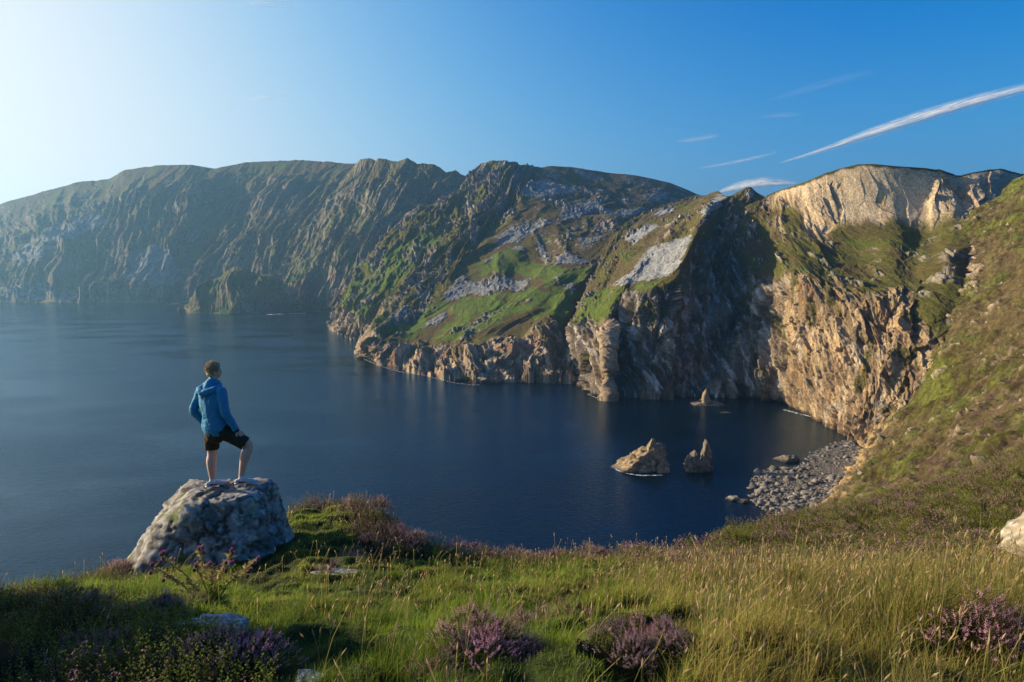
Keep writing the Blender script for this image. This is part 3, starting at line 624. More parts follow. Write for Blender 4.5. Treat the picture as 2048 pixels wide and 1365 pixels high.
# ------------------------------------------------------------------ grass, as drawn blades
def blade_mesh(name, base, h, wd, ang, lean, cols, mat, tipcol=None, nseg=3, head=None):
    """many curved blades in one mesh: base (n,3), h height, wd width, ang heading of the lean, lean 0..1"""
    n = len(base); ts = np.linspace(0, 1, nseg + 1)
    side = np.stack([-np.sin(ang), np.cos(ang), 0*ang], -1); face = RNG.uniform(0, 2*np.pi, n)
    side = np.stack([np.cos(face), np.sin(face), 0*face], -1)
    dirn = np.stack([np.cos(ang), np.sin(ang), 0*ang], -1)
    V = []; Cc_ = []
    for k, tt in enumerate(ts):
        c = base + dirn*(lean*h*tt**1.9)[:, None] + np.array([0, 0, 1.])*(h*tt*(1 - .35*lean*tt))[:, None]
        ww = wd*(1 - tt)**.7*.5 if head is None else wd*.5*np.ones(n)
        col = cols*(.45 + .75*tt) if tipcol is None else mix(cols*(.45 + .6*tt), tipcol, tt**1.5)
        if k < nseg or head is not None:
            V += [c - side*ww[:, None], c + side*ww[:, None]]; Cc_ += [col, col]
        else:
            V += [c]; Cc_ += [col]
    fq = []; m_ = len(V)
    for k in range(nseg if head is not None else nseg - 1): fq.append([2*k, 2*k+1, 2*k+3, 2*k+2])
    ft = [] if head is not None else [[2*nseg - 2, 2*nseg - 1, 2*nseg]]
    if head is not None:      # a narrow seed head: two crossed long diamonds
        hl, hw, hc = head; ax = (V[-1] + V[-2])/2 - (V[-3] + V[-4])/2; ax /= np.linalg.norm(ax, axis=1)[:, None]
        tip = (V[-1] + V[-2])/2; s2 = np.cross(ax, side)
        b0 = m_
        V += [tip, tip + ax*(hl*.45)[:, None] + side*hw[:, None], tip + ax*hl[:, None], tip + ax*(hl*.45)[:, None] - side*hw[:, None],
              tip + ax*(hl*.45)[:, None] + s2*hw[:, None], tip + ax*(hl*.45)[:, None] - s2*hw[:, None]]
        Cc_ += [hc*.8, hc, hc*1.15, hc, hc, hc]
        fq += [[b0, b0+1, b0+2, b0+3], [b0, b0+4, b0+2, b0+5]]
    m2 = len(V); A_ = np.stack(V, 1).reshape(-1, 3); CC = np.stack(Cc_, 1).reshape(-1, 3)
    off = (np.arange(n)*m2)[:, None, None]; fs = []
    if fq: fs.append((np.array(fq)[None] + off).reshape(-1, 4))
    if ft: fs.append((np.array(ft)[None] + off).reshape(-1, 3))
    return mesh_np(name, A_, fs, mat, np.clip(CC, .002, .8), smooth=False)
M_BLADE = attr_mat('grass_blade', .7, .25, 6, .0, 0, 0, 1, .45)
M_SPRIG = attr_mat('heather_sprig', .85, .15, 6, .0, 0, 0, 1, .3)
def scatter(n, d0, d1, p=1.4, x0=-60, x1=2110):
    """points over the knoll, denser near the camera; returns px, d, position, projected row"""
    u_ = RNG.uniform(0, 1, n); d = (d0**p + u_*(d1**p - d0**p))**(1/p)
    px = RNG.uniform(x0, x1, n); z = ground(px, d)
    P = np.stack([Xof(px, d), d, z], -1); a, b = proj(P)
    return a, d, P, b
def on_rock(P): return (((P[:, 0] + 4.05)/1.0)**2 + ((P[:, 1] - 9.75)/.75)**2) < 1
N1 = 430000
px, d, P, py = scatter(N1, 1.7, 14.5, 1.15)
Hh, dr = zones(px, py, P[:, 0], P[:, 1]); Lp = np.interp(px, LIPX, LIPD)
keep = (RNG.uniform(0, 1, N1) > Hh*.93) & (d < Lp + .5) & ~on_rock(P)
keep &= ~((px > 1350) & (d > 9.2 + 3.5*fbm2(P[:, 0]/1.2, P[:, 1]/1.2, 3, 747) + .8*RNG.uniform(-1, 1, N1)))
px, d, P, py, dr = px[keep], d[keep], P[keep], py[keep], dr[keep]; n = len(px)
tuss = fbm2(P[:, 0]/.5, P[:, 1]/.5, 3, 730); patch = fbm2(P[:, 0]/1.6, P[:, 1]/1.6, 3, 731)
short = inpoly(px, py, [(560,1000),(720,1010),(760,1080),(900,1150),(800,1210),(480,1210),(480,1100)])*1.0
tall = ss(1150, 1450, px)*.9 + .25
h = (.045 + .055*tall + (.05 + .075*tall)*ss(-.05, .35, tuss)*(1 - .6*short))*RNG.uniform(.5, 1.5, n)*(1 - .35*short)*(.55 + .8*ss(-.2, .25, fbm2(P[:, 0]/.9, P[:, 1]/.9, 3, 733)))
wd = .0032*(d/4.0)**.85*RNG.uniform(.7, 1.4, n) + .0012
col = mix(mix(rgb(.11, .22, .016), rgb(.28, .33, .030), RNG.uniform(0, 1, (n, 1))), mix(rgb(.17, .19, .022), rgb(.44, .30, .075), RNG.uniform(0, 1, (n, 1))), dr[:, None]); col = mix(col, mix(rgb(.09, .17, .018), rgb(.17, .22, .03), RNG.uniform(0, 1, (n, 1))), (ss(.0, .25, fbm2(P[:, 0]/.7, P[:, 1]/.9, 3, 748))*.75)[:, None]); col = col*(.65 + .6*ss(-.25, .3, patch))[:, None]; col = mix(col, mix(rgb(.22, .30, .03), rgb(.38, .40, .05), RNG.uniform(0, 1, (n, 1))), (inpoly(px, py, [(570,1000),(780,1000),(790,1085),(580,1085)])*.7)[:, None]); col = mix(col, rgb(.38, .27, .10), (RNG.uniform(0, 1, n) < (.04 + .42*dr + .12*ss(.1, .35, patch)))[:, None]*RNG.uniform(.4, 1, (n, 1)))  # last polygon paints the sunlit spot right of the boulder into the blade colour
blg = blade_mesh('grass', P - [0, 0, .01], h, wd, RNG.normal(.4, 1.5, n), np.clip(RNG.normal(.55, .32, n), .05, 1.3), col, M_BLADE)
tag(blg, 'green and yellowing grass blades covering the knoll', 'grass', kind='stuff')
# tall rushes and flowering grass stems
N2 = 26000
px, d, P, py = scatter(N2, 2.2, 13, 1.5)
pr = .07 + .9*ss(1150, 1600, px) + .14*ss(560, 700, px)
pr = pr*(.25 + .75*ss(-.15, .2, fbm2(P[:, 0]/.8, P[:, 1]/.8, 3, 740)))
Lp = np.interp(px, LIPX, LIPD)
keep = (RNG.uniform(0, 1, N2) < pr) & (d < Lp + .3) & ~on_rock(P) & ~((px < 560) & (py > 1190) & (RNG.uniform(0, 1, N2) < .7)); keep &= ~((px > 1350) & (d > 9.3 + 3*fbm2(P[:, 0]/1.2, P[:, 1]/1.2, 3, 747)))
px, d, P, py = px[keep], d[keep], P[keep], py[keep]; n = len(px)
h = RNG.uniform(.14, .44, n)*(1 - .25*(px < 1100))*(.6 + .6*ss(-.2, .25, fbm2(P[:, 0]/.9, P[:, 1]/.9, 3, 733))); wd = .0016 + .00042*d
col = mix(rgb(.34, .24, .09), rgb(.20, .22, .05), RNG.uniform(0, 1, (n, 1)))
hc = mix(rgb(.62, .47, .27), rgb(.45, .29, .16), RNG.uniform(0, 1, (n, 1)))
sg = blade_mesh('seed_grass', P, h, wd, RNG.normal(.3, 1.2, n), np.clip(RNG.normal(.28, .18, n), .02, .9), col, M_BLADE, head=(RNG.uniform(.025, .055, n), .0024 + .00055*d, hc))
tag(sg, 'tall dry grass stems with pale seed heads', 'grass', kind='stuff')
N3 = 36000
px, d, P, py = scatter(N3, 2.2, 10.5, 1.5, 1000, 2110)
pr = .7*ss(1250, 1600, px)*ss(-.05, .25, fbm2(P[:, 0]/1.1, P[:, 1]/1.1, 3, 745))*ss(4.5, 7.5, d)
keep = (RNG.uniform(0, 1, N3) < pr) & (d < 8.6 + 3.2*fbm2(P[:, 0]/1.3, P[:, 1]/1.3, 3, 746)); px, d, P, py = px[keep], d[keep], P[keep], py[keep]; n = len(px)
col = mix(rgb(.30, .19, .04), rgb(.18, .23, .03), RNG.uniform(0, 1, (n, 1)))
rs = blade_mesh('rushes', P, RNG.uniform(.16, .44, n)*np.clip(1.25 - .045*d, .6, 1), .002 + .0006*d, RNG.normal(.3, 1.2, n), np.clip(RNG.normal(.14, .12, n), .0, .6), col, M_BLADE, tipcol=rgb(.42, .22, .07))
tag(rs, 'tall reddish green rushes on the right of the knoll', 'rushes', kind='stuff')

# ------------------------------------------------------------------ heather
def sprig_template(nf, seed, fl=.010, L=.13, bloom=.6):
    r = np.random.default_rng(seed); V = []; T = []; K = []      # K: 0 stem, 1 flower, 2 leaf
    def tri(a, b, c, k):
        i = len(V); V.extend([a, b, c]); T.append([i, i+1, i+2]); K.extend([k]*3)
    tri((-.0012, 0, 0), (.0012, 0, 0), (0, 0, L), 0)
    for i in range(nf):
        tt = (i + r.uniform(.2, .8))/nf; z = L*(.18 + .82*tt); a = i*2.4 + r.uniform(-.4, .4); k = 1 if tt > 1 - bloom else 2
        s = fl*(1.1 - .45*tt)*r.uniform(.8, 1.2)*(1 if k == 1 else .8); ux, uy = math.cos(a), math.sin(a)
        p0 = (ux*.002, uy*.002, z); up = s*(.5 if k == 1 else 1.1)
        tri(p0, (ux*s - uy*s*.5, uy*s + ux*s*.5, z + up), (ux*s + uy*s*.5, uy*s - ux*s*.5, z + up*.8), k)
        tri((ux*s*.2, uy*s*.2, z + s*.7), (ux*s - uy*s*.5, uy*s + ux*s*.5, z + up), (ux*s + uy*s*.5, uy*s - ux*s*.5, z - up*.3), k)
    return np.array(V), np.array(T), np.array(K)
def place_sprigs(pos, up, size, tmpl, fcol, lcol, rs_):
    V, T, K = tmpl; n = len(pos)
    z = up/np.linalg.norm(up, axis=1)[:, None]; a = rs_.normal(size=(n, 3)); x = np.cross(a, z); x /= np.linalg.norm(x, axis=1)[:, None]; y = np.cross(z, x)
    Q = pos[:, None] + size[:, None, None]*(V[None, :, :1]*x[:, None] + V[None, :, 1:2]*y[:, None] + V[None, :, 2:3]*z[:, None])
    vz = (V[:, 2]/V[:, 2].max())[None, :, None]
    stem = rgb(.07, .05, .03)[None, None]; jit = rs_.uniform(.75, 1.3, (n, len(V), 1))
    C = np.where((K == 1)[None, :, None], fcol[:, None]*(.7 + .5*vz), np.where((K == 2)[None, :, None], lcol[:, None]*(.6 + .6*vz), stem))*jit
    F_ = (T[None] + (np.arange(n)*len(V))[:, None, None]).reshape(-1, 3)
    return Q.reshape(-1, 3), F_, C.reshape(-1, 3)
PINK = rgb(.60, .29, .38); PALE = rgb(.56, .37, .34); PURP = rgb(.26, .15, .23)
def bush_mesh(seed, ns, r, hgt, hue, big=1.0):
    rs_ = np.random.default_rng(seed)
    th = rs_.uniform(0, 2*np.pi, ns); q = np.sqrt(rs_.uniform(0, 1, ns)); lump = 1 + .26*np.sin(th*2 + seed*1.7) + .2*np.sin(th*3 + seed) + .14*np.sin(th*5 + 2*seed)
    x = q*np.cos(th)*r*lump; y = q*np.sin(th)*r*.85*lump
    sk = rs_.integers(0, 5, ns); ca = rs_.uniform(0, 6.28, 5); cr_ = rs_.uniform(.25, .62, 5)*r; cs_ = rs_.uniform(.38, .62, 5); ch_ = rs_.uniform(.6, 1.05, 5)
    x = x*cs_[sk] + (np.cos(ca)*cr_)[sk]; y = y*cs_[sk] + (np.sin(ca)*cr_)[sk]; hk = ch_[sk]
    z = hk*hgt*np.maximum(1 - q**2.2, 0)*(1 + .75*fbm2(x/r*1.7 + seed, y/r*1.7, 3, seed)) - .03
    inner = rs_.uniform(0, 1, ns) < .25; z = np.where(inner, z*rs_.uniform(.3, .9, ns), z)
    up = np.stack([x*.9/r, y*.9/r, .75 + 0*x], -1) + rs_.normal(0, .22, (ns, 3))
    f = mix(hue, PALE, rs_.uniform(0, .5, (ns, 1))); g = mix(rgb(.045, .060, .018), rgb(.08, .055, .025), rs_.uniform(0, 1, (ns, 1)))
    f = np.where((rs_.uniform(0, 1, ns) < .32)[:, None], rgb(.14, .09, .05)[None], f)
    Q, F_, C = place_sprigs(np.stack([x, y, z], -1), up, rs_.uniform(.7, 1.25, ns)*big, sprig_template(16, seed, .0095, .13, .62), f, g, rs_)
    # woody stems inside
    nb = 40; a = rs_.uniform(0, 2*np.pi, nb); e = rs_.uniform(.3, .85, nb)
    P0 = np.stack([np.cos(a)*r*.12, np.sin(a)*r*.12, -.03 + 0*a], -1); P1 = np.stack([np.cos(a)*r*e, np.sin(a)*r*e*.85, hgt*(1 - e**2.2)*.95], -1)
    s_ = np.stack([-np.sin(a), np.cos(a), 0*a], -1)*.005; st = np.stack([P0 - s_, P0 + s_, P1], 1).reshape(-1, 3)
    return Q, F_, C, st, np.arange(nb*3).reshape(-1, 3)
BUSH = {}
def heather_bush(px, py, d, r, hgt, hue, label, group=None, seed=1, ns=420, big=1.0):
    if d < 5: r *= .70; hgt *= .45; big *= .52
    else: hgt *= .7; big *= .8
    z = float(ground(np.array([px]), np.array([d]))[0]) if py is None else float(W(px, py, d)[2])
    root = empty('heather_bush', (float(Xof(px, d)), d, z), RNG.uniform(0, 6.28))
    tag(root, label, 'heather', group)
    key = (seed, ns, round(r, 2), round(hgt, 2), tuple(hue), big)
    if key not in BUSH:
        Q, F_, C, st, sf = bush_mesh(seed, ns, r, hgt, hue, big)
        a = mesh_np('flowering_sprigs', Q, F_, M_SPRIG, np.clip(C, .002, .8), root, smooth=False)
        b = mesh_np('woody_stems', st, sf, M_SPRIG, np.tile(rgb(.06, .04, .025), (len(st), 1)), root, smooth=False)
        BUSH[key] = (a, b)
    else:
        for q in BUSH[key]:
            c = q.copy(); COL.objects.link(c); c.parent = root
    return root
hb = heather_bush
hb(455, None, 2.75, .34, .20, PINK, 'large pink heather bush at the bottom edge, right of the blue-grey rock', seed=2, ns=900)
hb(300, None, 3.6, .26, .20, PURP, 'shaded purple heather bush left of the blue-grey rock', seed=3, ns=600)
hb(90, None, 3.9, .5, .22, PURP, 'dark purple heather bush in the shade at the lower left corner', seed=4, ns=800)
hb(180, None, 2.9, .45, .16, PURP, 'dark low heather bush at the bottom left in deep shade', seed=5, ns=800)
hb(370, None, 4.4, .24, .17, PALE, 'small pale heather tuft just behind the blue-grey rock', seed=6, ns=350)
hb(950, None, 2.85, .30, .20, PINK, 'pink heather bush on the bottom edge below the twin-lobed bush', seed=7, ns=800)
hb(880, None, 2.62, .22, .14, PINK, 'low pink heather tuft at the bottom edge, left of its bigger neighbour', seed=2, ns=420)
hb(1060, None, 2.75, .26, .12, rgb(.22, .13, .14), 'brownish faded heather tuft on the bottom edge in the grass', seed=8, ns=420)
hb(1095, None, 4.15, .32, .30, PURP, 'dark twin-lobed heather bush in the middle of the green grass', seed=9, ns=420)
hb(1150, None, 4.25, .2, .34, PINK, 'upright pink-topped heather tuft on the right side of the twin-lobed bush', seed=10, ns=300)
hb(1047, None, 3.85, .08, .13, PINK, 'tiny lone pink heather tuft left of the twin-lobed bush', seed=11, ns=120)
hb(1300, None, 3.0, .20, .36, PINK, 'tall pink heather bush near the bottom edge among dry grass', seed=12, ns=550)
hb(1255, None, 2.66, .22, .12, PURP, 'low purple heather tuft at the bottom edge below the tall pink bush', seed=13, ns=420)
hb(1350, None, 2.75, .14, .12, PURP, 'small dark heather tuft right beside the tall pink bush', seed=14, ns=300)
hb(1950, None, 2.75, .34, .42, PINK, 'rounded pink heather bush in the bottom right corner', seed=15, ns=700)
hb(1440, None, 9.6, .42, .26, PALE, 'pale pink heather bush in a hollow where the right bank begins', seed=16, ns=600, big=1.2)
hb(1600, None, 8.8, .35, .14, rgb(.10, .08, .04), 'low brown heather tuft in a dark hollow among the rushes', seed=17, ns=350, big=1.2)
hb(740, None, 11.9, .55, .30, PALE, 'big rounded heather bush topping the grassy knoll right of the boulder', seed=18, ns=900, big=1.2)
hb(640, None, 12.3, .6, .20, rgb(.28, .18, .16), 'brownish heather bush on the rim just right of the boulder', seed=19, ns=700, big=1.2)
hb(765, None, 10.2, .42, .24, PURP, 'bluish purple heather bush in shade on the knoll', seed=20, ns=600, big=1.2)
hb(800, None, 10.6, .40, .26, PALE, 'greyish heather bush beside the bluish purple one', seed=21, ns=600, big=1.2)
hb(712, None, 8.9, .16, .12, PURP, 'small dark purple heather tuft alone in the shaded grass', seed=22, ns=200, big=1.1)
hb(790, None, 11.2, .22, .22, PINK, 'round pink heather tuft between the grassy knoll and its shaded side', seed=23, ns=300, big=1.2)
hb(655, None, 8.0, .14, .07, PURP, 'flat dark heather tuft in shaded short grass right of the boulder', seed=24, ns=120, big=1.1)
rim = [(100, 8.4), (60, 8.2), (140, 8.5), (185, 8.7), (235, 8.9), (268, 8.9), (880, 11.8), (930, 12.0), (985, 12.2), (1030, 12.4), (1075, 12.6), (1125, 12.8), (1180, 13), (1225, 13.2), (1275, 13.6), (1320, 14.2), (1345, 15.0)]
for i, (a, b) in enumerate(rim):
    ordn = ['first', 'second', 'third', 'fourth', 'fifth', 'sixth', 'seventh', 'eighth', 'ninth', 'tenth', 'eleventh']
    if i < 6: lab, g_, q = ordn[[1, 0, 2, 3, 4, 5][i]] + ' heather bush from the left on the rim between frame edge and boulder', 'heather bushes on the left rim', (30, 420, .3, .15)
    else: lab, g_, q = ordn[i - 6] + ' heather bush from the left along the far rim against dark water', 'heather bushes on the far rim', (31 + i % 3, 500, .45, .24)
    hb(a, None, b, q[2], q[3], (PALE, PINK, rgb(.30, .18, .17))[i % 3] if i > 5 else PALE, lab, g_, q[0], q[1], 1.2)

# heather and heath ground cover between the bushes
def cover(name, label, n, d0, d1, x0, x1, p, size, tm, flt, seed):
    rs_ = np.random.default_rng(seed)
    u_ = rs_.uniform(0, 1, n); d = (d0**p + u_*(d1**p - d0**p))**(1/p); px = rs_.uniform(x0, x1, n); z = ground(px, d)
    P = np.stack([Xof(px, d), d, z], -1); a, b = proj(P); Hh, dr = zones(a, b, P[:, 0], P[:, 1])
    keep = flt(a, b, d, P, Hh, rs_) & ~on_rock(P) & (d < np.interp(px, LIPX, LIPD) + 1.2)
    P, d = P[keep], d[keep]; n = len(P); sc_ = .7 if seed == 5 else 1.9
    hn = fbm2(P[:, 0]/sc_, P[:, 1]/(sc_*1.3), 4, 760 + seed)[:, None]; hb_ = fbm2(P[:, 0]/2.0, P[:, 1]/2.6, 3, 770)[:, None]
    f = mix(rgb(.17, .15, .04), mix(PINK*.8, rgb(.36, .22, .22), rs_.uniform(0, 1, (n, 1)))*.85, ss(-.12, .22, hn + .15*rs_.normal(size=(n, 1))))
    g = mix(rgb(.085, .085, .022), rgb(.15, .17, .025), ss(-.1, .3, hb_)); f = mix(f, rgb(.20, .22, .035), (rs_.uniform(0, 1, (n, 1)) < .25 + .5*ss(0, .25, hb_))*1.0)
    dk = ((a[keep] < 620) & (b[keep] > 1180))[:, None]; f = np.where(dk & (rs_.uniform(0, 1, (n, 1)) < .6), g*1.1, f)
    lift = (.10 + .16*ss(13, 18, d))*ss(-.1, .35, hn[:, 0])*np.minimum(d/6, 1.8)
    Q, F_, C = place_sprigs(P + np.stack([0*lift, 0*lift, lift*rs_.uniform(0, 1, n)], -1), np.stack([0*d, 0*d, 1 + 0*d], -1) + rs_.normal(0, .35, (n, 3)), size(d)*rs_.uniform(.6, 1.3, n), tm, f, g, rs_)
    o = mesh_np(name, Q, F_, M_SPRIG, np.clip(C, .002, .8), smooth=False); tag(o, label, 'heather', kind='stuff'); return o
TM1 = sprig_template(9, 90, .011, .13, .55); TM2 = sprig_template(6, 91, .016, .13, .6)
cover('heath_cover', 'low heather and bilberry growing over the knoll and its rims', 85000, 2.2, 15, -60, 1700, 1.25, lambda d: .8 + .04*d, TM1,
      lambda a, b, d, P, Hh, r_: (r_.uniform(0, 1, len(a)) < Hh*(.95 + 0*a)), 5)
cover('heather_bank', 'brown and pink heather covering the bank on the right', 170000, 8.0, 95, 1250, 2110, .75, lambda d: .6 + .11*d**.9, TM2,
      lambda a, b, d, P, Hh, r_: (r_.uniform(0, 1, len(a)) < .35 + .65*Hh), 6)
# ------------------------------------------------------------------ rocks
def ico(sub):
    import bmesh
    bm = bmesh.new(); bmesh.ops.create_icosphere(bm, subdivisions=sub, radius=1)
    V = np.array([v.co[:] for v in bm.verts]); T = np.array([[v.index for v in f.verts] for f in bm.faces]); bm.free(); return V, T
ICO = {k: ico(k) for k in (1, 2, 3, 4, 5, 6)}
def rock_shape(planes, sub, rough=.04, strata=(0, 0, 1), samp=.02, sfreq=9, seed=0, sharp=40, cfreq=3.0, ncut=9):
    """convex body cut by planes [(normal, distance)], edges softened, then broken by bedding and cracks"""
    V, T = ICO[sub]; planes = list(planes) + [((0, 0, -1), .9)]
    N_ = np.array([np.array(n, float)/np.linalg.norm(n) for n, d in planes]); D_ = np.array([d for n, d in planes]); v0 = ICO[3][0]
    r0 = np.min(D_[None]/np.maximum(v0 @ N_.T, 1e-3), 1); p0 = v0*r0[:, None]; rg = np.random.default_rng(seed + 1000)
    for i in range(ncut):           # knock the corners off: random flat facets
        n = rg.normal(size=3); n /= np.linalg.norm(n)
        if n[2] < -.2: continue
        h_ = (p0 @ n).max(); planes = planes + [(n, h_*rg.uniform(.88, .97))]
    N_ = np.array([np.array(n, float)/np.linalg.norm(n) for n, d in planes]); D_ = np.array([d for n, d in planes])
    c = V @ N_.T; r = D_[None]/np.maximum(c, 1e-3); r = np.minimum(r, 50)
    rm = r.min(1); rr = rm*(np.sum((r/rm[:, None])**-sharp, 1))**(-1/sharp); P = V*rr[:, None]
    R0 = np.median(D_)
    q = P/R0; sharp_ = sharp
    st = np.array(strata, float); st /= np.linalg.norm(st)
    h = q @ st*sfreq + 1.3*fbm3(q*1.6, 3, seed); f = h - np.floor(h)
    bed = np.abs(f - .5)*2; cr = 1 - 2*np.abs(fbm3(q*cfreq, 4, seed + 3)); crk = ss(.82, .98, cr)
    qa = q + st*(q @ st)[:, None]*2.2
    led = ss(0, .18, f) - f
    FH = []
    for K_, am_ in ((46, 1.0), (190, .42)):       # broken facets: each patch its own tilted plane
        sd_i = rg.choice(len(qa), K_); cs = qa[sd_i]; tl = rg.normal(0, .55, (K_, 3)); of = rg.uniform(-.5, .5, K_)
        dd = ((qa[:, None] - cs[None])**2).sum(-1) if len(qa)*K_ < 9e6 else None; nn_ = dd.argmin(1)
        FH.append(am_*(of[nn_]*.55 + np.sum(tl[nn_]*(qa - cs[nn_]), 1)*(1.0 if K_ < 100 else 1.6)))
    fh = FH[0] + FH[1]
    d = R0*(rough*1.0*fbm3(q*1.5, 3, seed + 5) + samp*1.5*led*ss(-.3, .2, fbm3(q*1.3, 2, seed + 2)) - rough*1.6*crk + rough*3.4*fh)
    n = V + .0; P = P + n*d[:, None]
    return P, T, q, bed, crk
def rock_obj(name, P, T, col, mat, loc, rz=0, parent=None):
    o = mesh_np(name, P, T, mat, np.clip(col, .01, .8), parent, smooth=False); o.location = loc; o.rotation_euler = (0, 0, rz); return o
M_ROCK = attr_mat('lichened_rock', .9, .2, 14, .28, .7, .012, 60)
M_STACK = attr_mat('sea_stack_rock', .9, .2, .6, .3, .9, .6, 1.4)
def lichen(P, seed, base=rgb(.20, .185, .16), scale=1.0, wn=None):
    a = fbm3(P*4.2*scale, 5, seed)[:, None]; b = fbm3(P*11*scale, 4, seed + 1)[:, None]; c = fbm3(P*2.2*scale, 3, seed + 2)[:, None]
    C = mix(base*.6, base*1.35, ss(-.3, .3, a)); C = mix(C, rgb(.50, .47, .42), ss(.10, .24, b + .5*c)*.8); C = mix(C, rgb(.30, .29, .20), ss(.15, .4, c)*.4)
    return mix(C, rgb(.07, .06, .05), ss(.22, .4, fbm3(P*7*scale, 4, seed + 4))[:, None]*.7)
# the big boulder the man stands on
pl = [((-.10, -.16, 1), .66), ((.02, .25, 1), .72), ((-1, -.05, .66), .88), ((-.85, -.62, .64), .90), ((.12, -1, .36), .66), ((.62, -.9, .30), .74),
      ((1, -.05, .36), .80), ((.9, .5, .3), .9), ((0, 1, .2), .62), ((-.7, .9, .3), .9), ((0, 0, -1), .95), ((-.35, -1, .85), .88), ((-.5, -.4, 1), .74)]
P, T, q, bed, crk = rock_shape(pl, 6, .026, (.28, -.15, 1), .034, 9, 41, 70, 2.6, 12)
C = lichen(P, 43, rgb(.235, .215, .19)); C = mix(C, rgb(.035, .03, .025), crk[:, None]*.8); C = mix(C, C*.62, ss(.0, .22, .22 - bed)[:, None]*.8)
C = mix(C, rgb(.15, .11, .02), (ss(.12, .3, fbm3(P*5, 4, 49))*ss(-.3, .1, P[:, 2])*ss(.3, .0, bed))[:, None]*.9)
C = mix(C, rgb(.09, .12, .02), (ss(.2, .34, fbm3(P*3.5, 4, 48))*(1 - ss(-.3, .1, P[:, 0])))[:, None]*.8)
boulder = rock_obj('boulder', P, T, C, M_ROCK, (0, 0, 0)); BC = W(432, 1062, 9.75) + np.array([.10, 0, 0]); boulder.location = BC
tag(boulder, 'big grey lichen-spotted boulder under the standing man', 'boulder')
def moss(parent, pts, name, hue, r=.03):
    V = []; Fc_ = []; C = []; v0, t0 = ICO[2]
    for (x, y, z) in pts:
        k = len(V)*len(v0); s_ = r*RNG.uniform(.6, 1.3); V.append(v0*[s_*1.5, s_*1.2, s_*.6]*(1 + .25*RNG.normal(size=(len(v0), 1))) + [x, y, z]); Fc_.append(t0 + k); C.append(np.tile(hue*RNG.uniform(.7, 1.3), (len(v0), 1)))
    return mesh_np(name, np.concatenate(V), np.concatenate(Fc_), M_NEAR, np.concatenate(C), parent)
def ray_top(P, x, y):
    k = np.where(np.hypot(P[:, 0] - x, P[:, 1] - y) < .035)[0]; return P[k, 2].max() if len(k) else 0.0
BP = P
def btop(x, y): return BC[2] + ray_top(BP, x - BC[0], y - BC[1])

def small_rock(px, d, rx, ry, rz, label, base, seed, sub=5, dz=0, rotz=0, sharp=12, name='rock'):
    rs_ = np.random.default_rng(seed); pls = []
    for i in range(15):
        n = rs_.normal(size=3); pls.append((n, rs_.uniform(.75, 1.05)))
    pls += [((0, 0, -1), .8), ((.1, -.1, 1), .72)]
    P, T, q, bed, crk = rock_shape(pls, sub, .04, (.5, .2, 1), .03, 7, seed, 40, 3)
    C = lichen(P*1.2, seed, base); C = mix(C, rgb(.04, .035, .03), crk[:, None]*.7)
    P = P*[rx, ry, rz]
    z = float(ground(np.array([float(px)]), np.array([float(d)]))[0])
    o = rock_obj(name, P, T, C, M_ROCK, (float(Xof(px, d)), d, z + dz), rotz); tag(o, label, 'rock'); return o
small_rock(425, 3.35, .18, .15, .10, 'blue-grey lichened rock in the shade beside purple heather', rgb(.26, .28, .30), 51, dz=.02)
small_rock(612, 2.62, .085, .08, .06, 'small pale grey rock cut by the bottom edge of the view', rgb(.28, .29, .30), 52, dz=-.01)
small_rock(2118, 9.0, .28, .26, .42, 'large cream-coloured rock at the right edge among heather', rgb(.33, .27, .19), 53, dz=.42, rotz=.4)
small_rock(375, 8.3, .16, .1, .05, 'thin grey slab in the grass at the foot of the boulder', rgb(.2, .2, .2), 54, 4)
small_rock(700, 7.9, .22, .1, .04, 'flat grey stone sunk in the shaded grass', rgb(.2, .2, .2), 55, 4)
def far_rock(px, py, d, r, label, base, seed, group=None):
    o = small_rock(px, d, r, r*.7, r*.6, label, base, seed, 3); o.location = W(px, py, d)
    if group: o['group'] = group
    return o
far_rock(1697, 1077, 19, .12, 'small white stone in the heather bank', rgb(.5, .48, .45), 61)
far_rock(1468, 1085, 20, .16, 'upright pale rock on the edge of the heather bank', rgb(.42, .36, .30), 62).scale = (.6, 1, 2.0)
far_rock(1740, 1010, 42, .22, 'white speck of rock high on the heather bank', rgb(.5, .47, .42), 63)

# ------------------------------------------------------------------ sea stacks and islets, metres
def stack(px, py, planes, scale, label, seed, strata, samp, col, sub=5, name='sea_stack', rz=0, sz=1.0):
    P, T, q, bed, crk = rock_shape(planes, sub, .055, strata, samp, 8, seed, 60, 3.2, 12); P = P*np.array(scale)
    c1, c2 = col; C = mix(c1, c2, ss(-.3, .3, fbm3(q*3, 4, seed + 9))[:, None]); C = mix(C, rgb(.05, .045, .04), (crk*.7 + .5*ss(.0, .2, .2 - bed))[:, None])
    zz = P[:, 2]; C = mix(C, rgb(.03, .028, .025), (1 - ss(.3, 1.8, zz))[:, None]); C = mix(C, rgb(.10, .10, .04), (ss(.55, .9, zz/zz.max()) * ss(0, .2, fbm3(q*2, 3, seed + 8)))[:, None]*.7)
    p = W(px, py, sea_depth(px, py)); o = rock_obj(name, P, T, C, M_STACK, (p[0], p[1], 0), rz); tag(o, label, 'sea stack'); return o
TAN = (rgb(.22, .155, .09), rgb(.44, .31, .18)); DRK = (rgb(.10, .08, .06), rgb(.26, .20, .14))
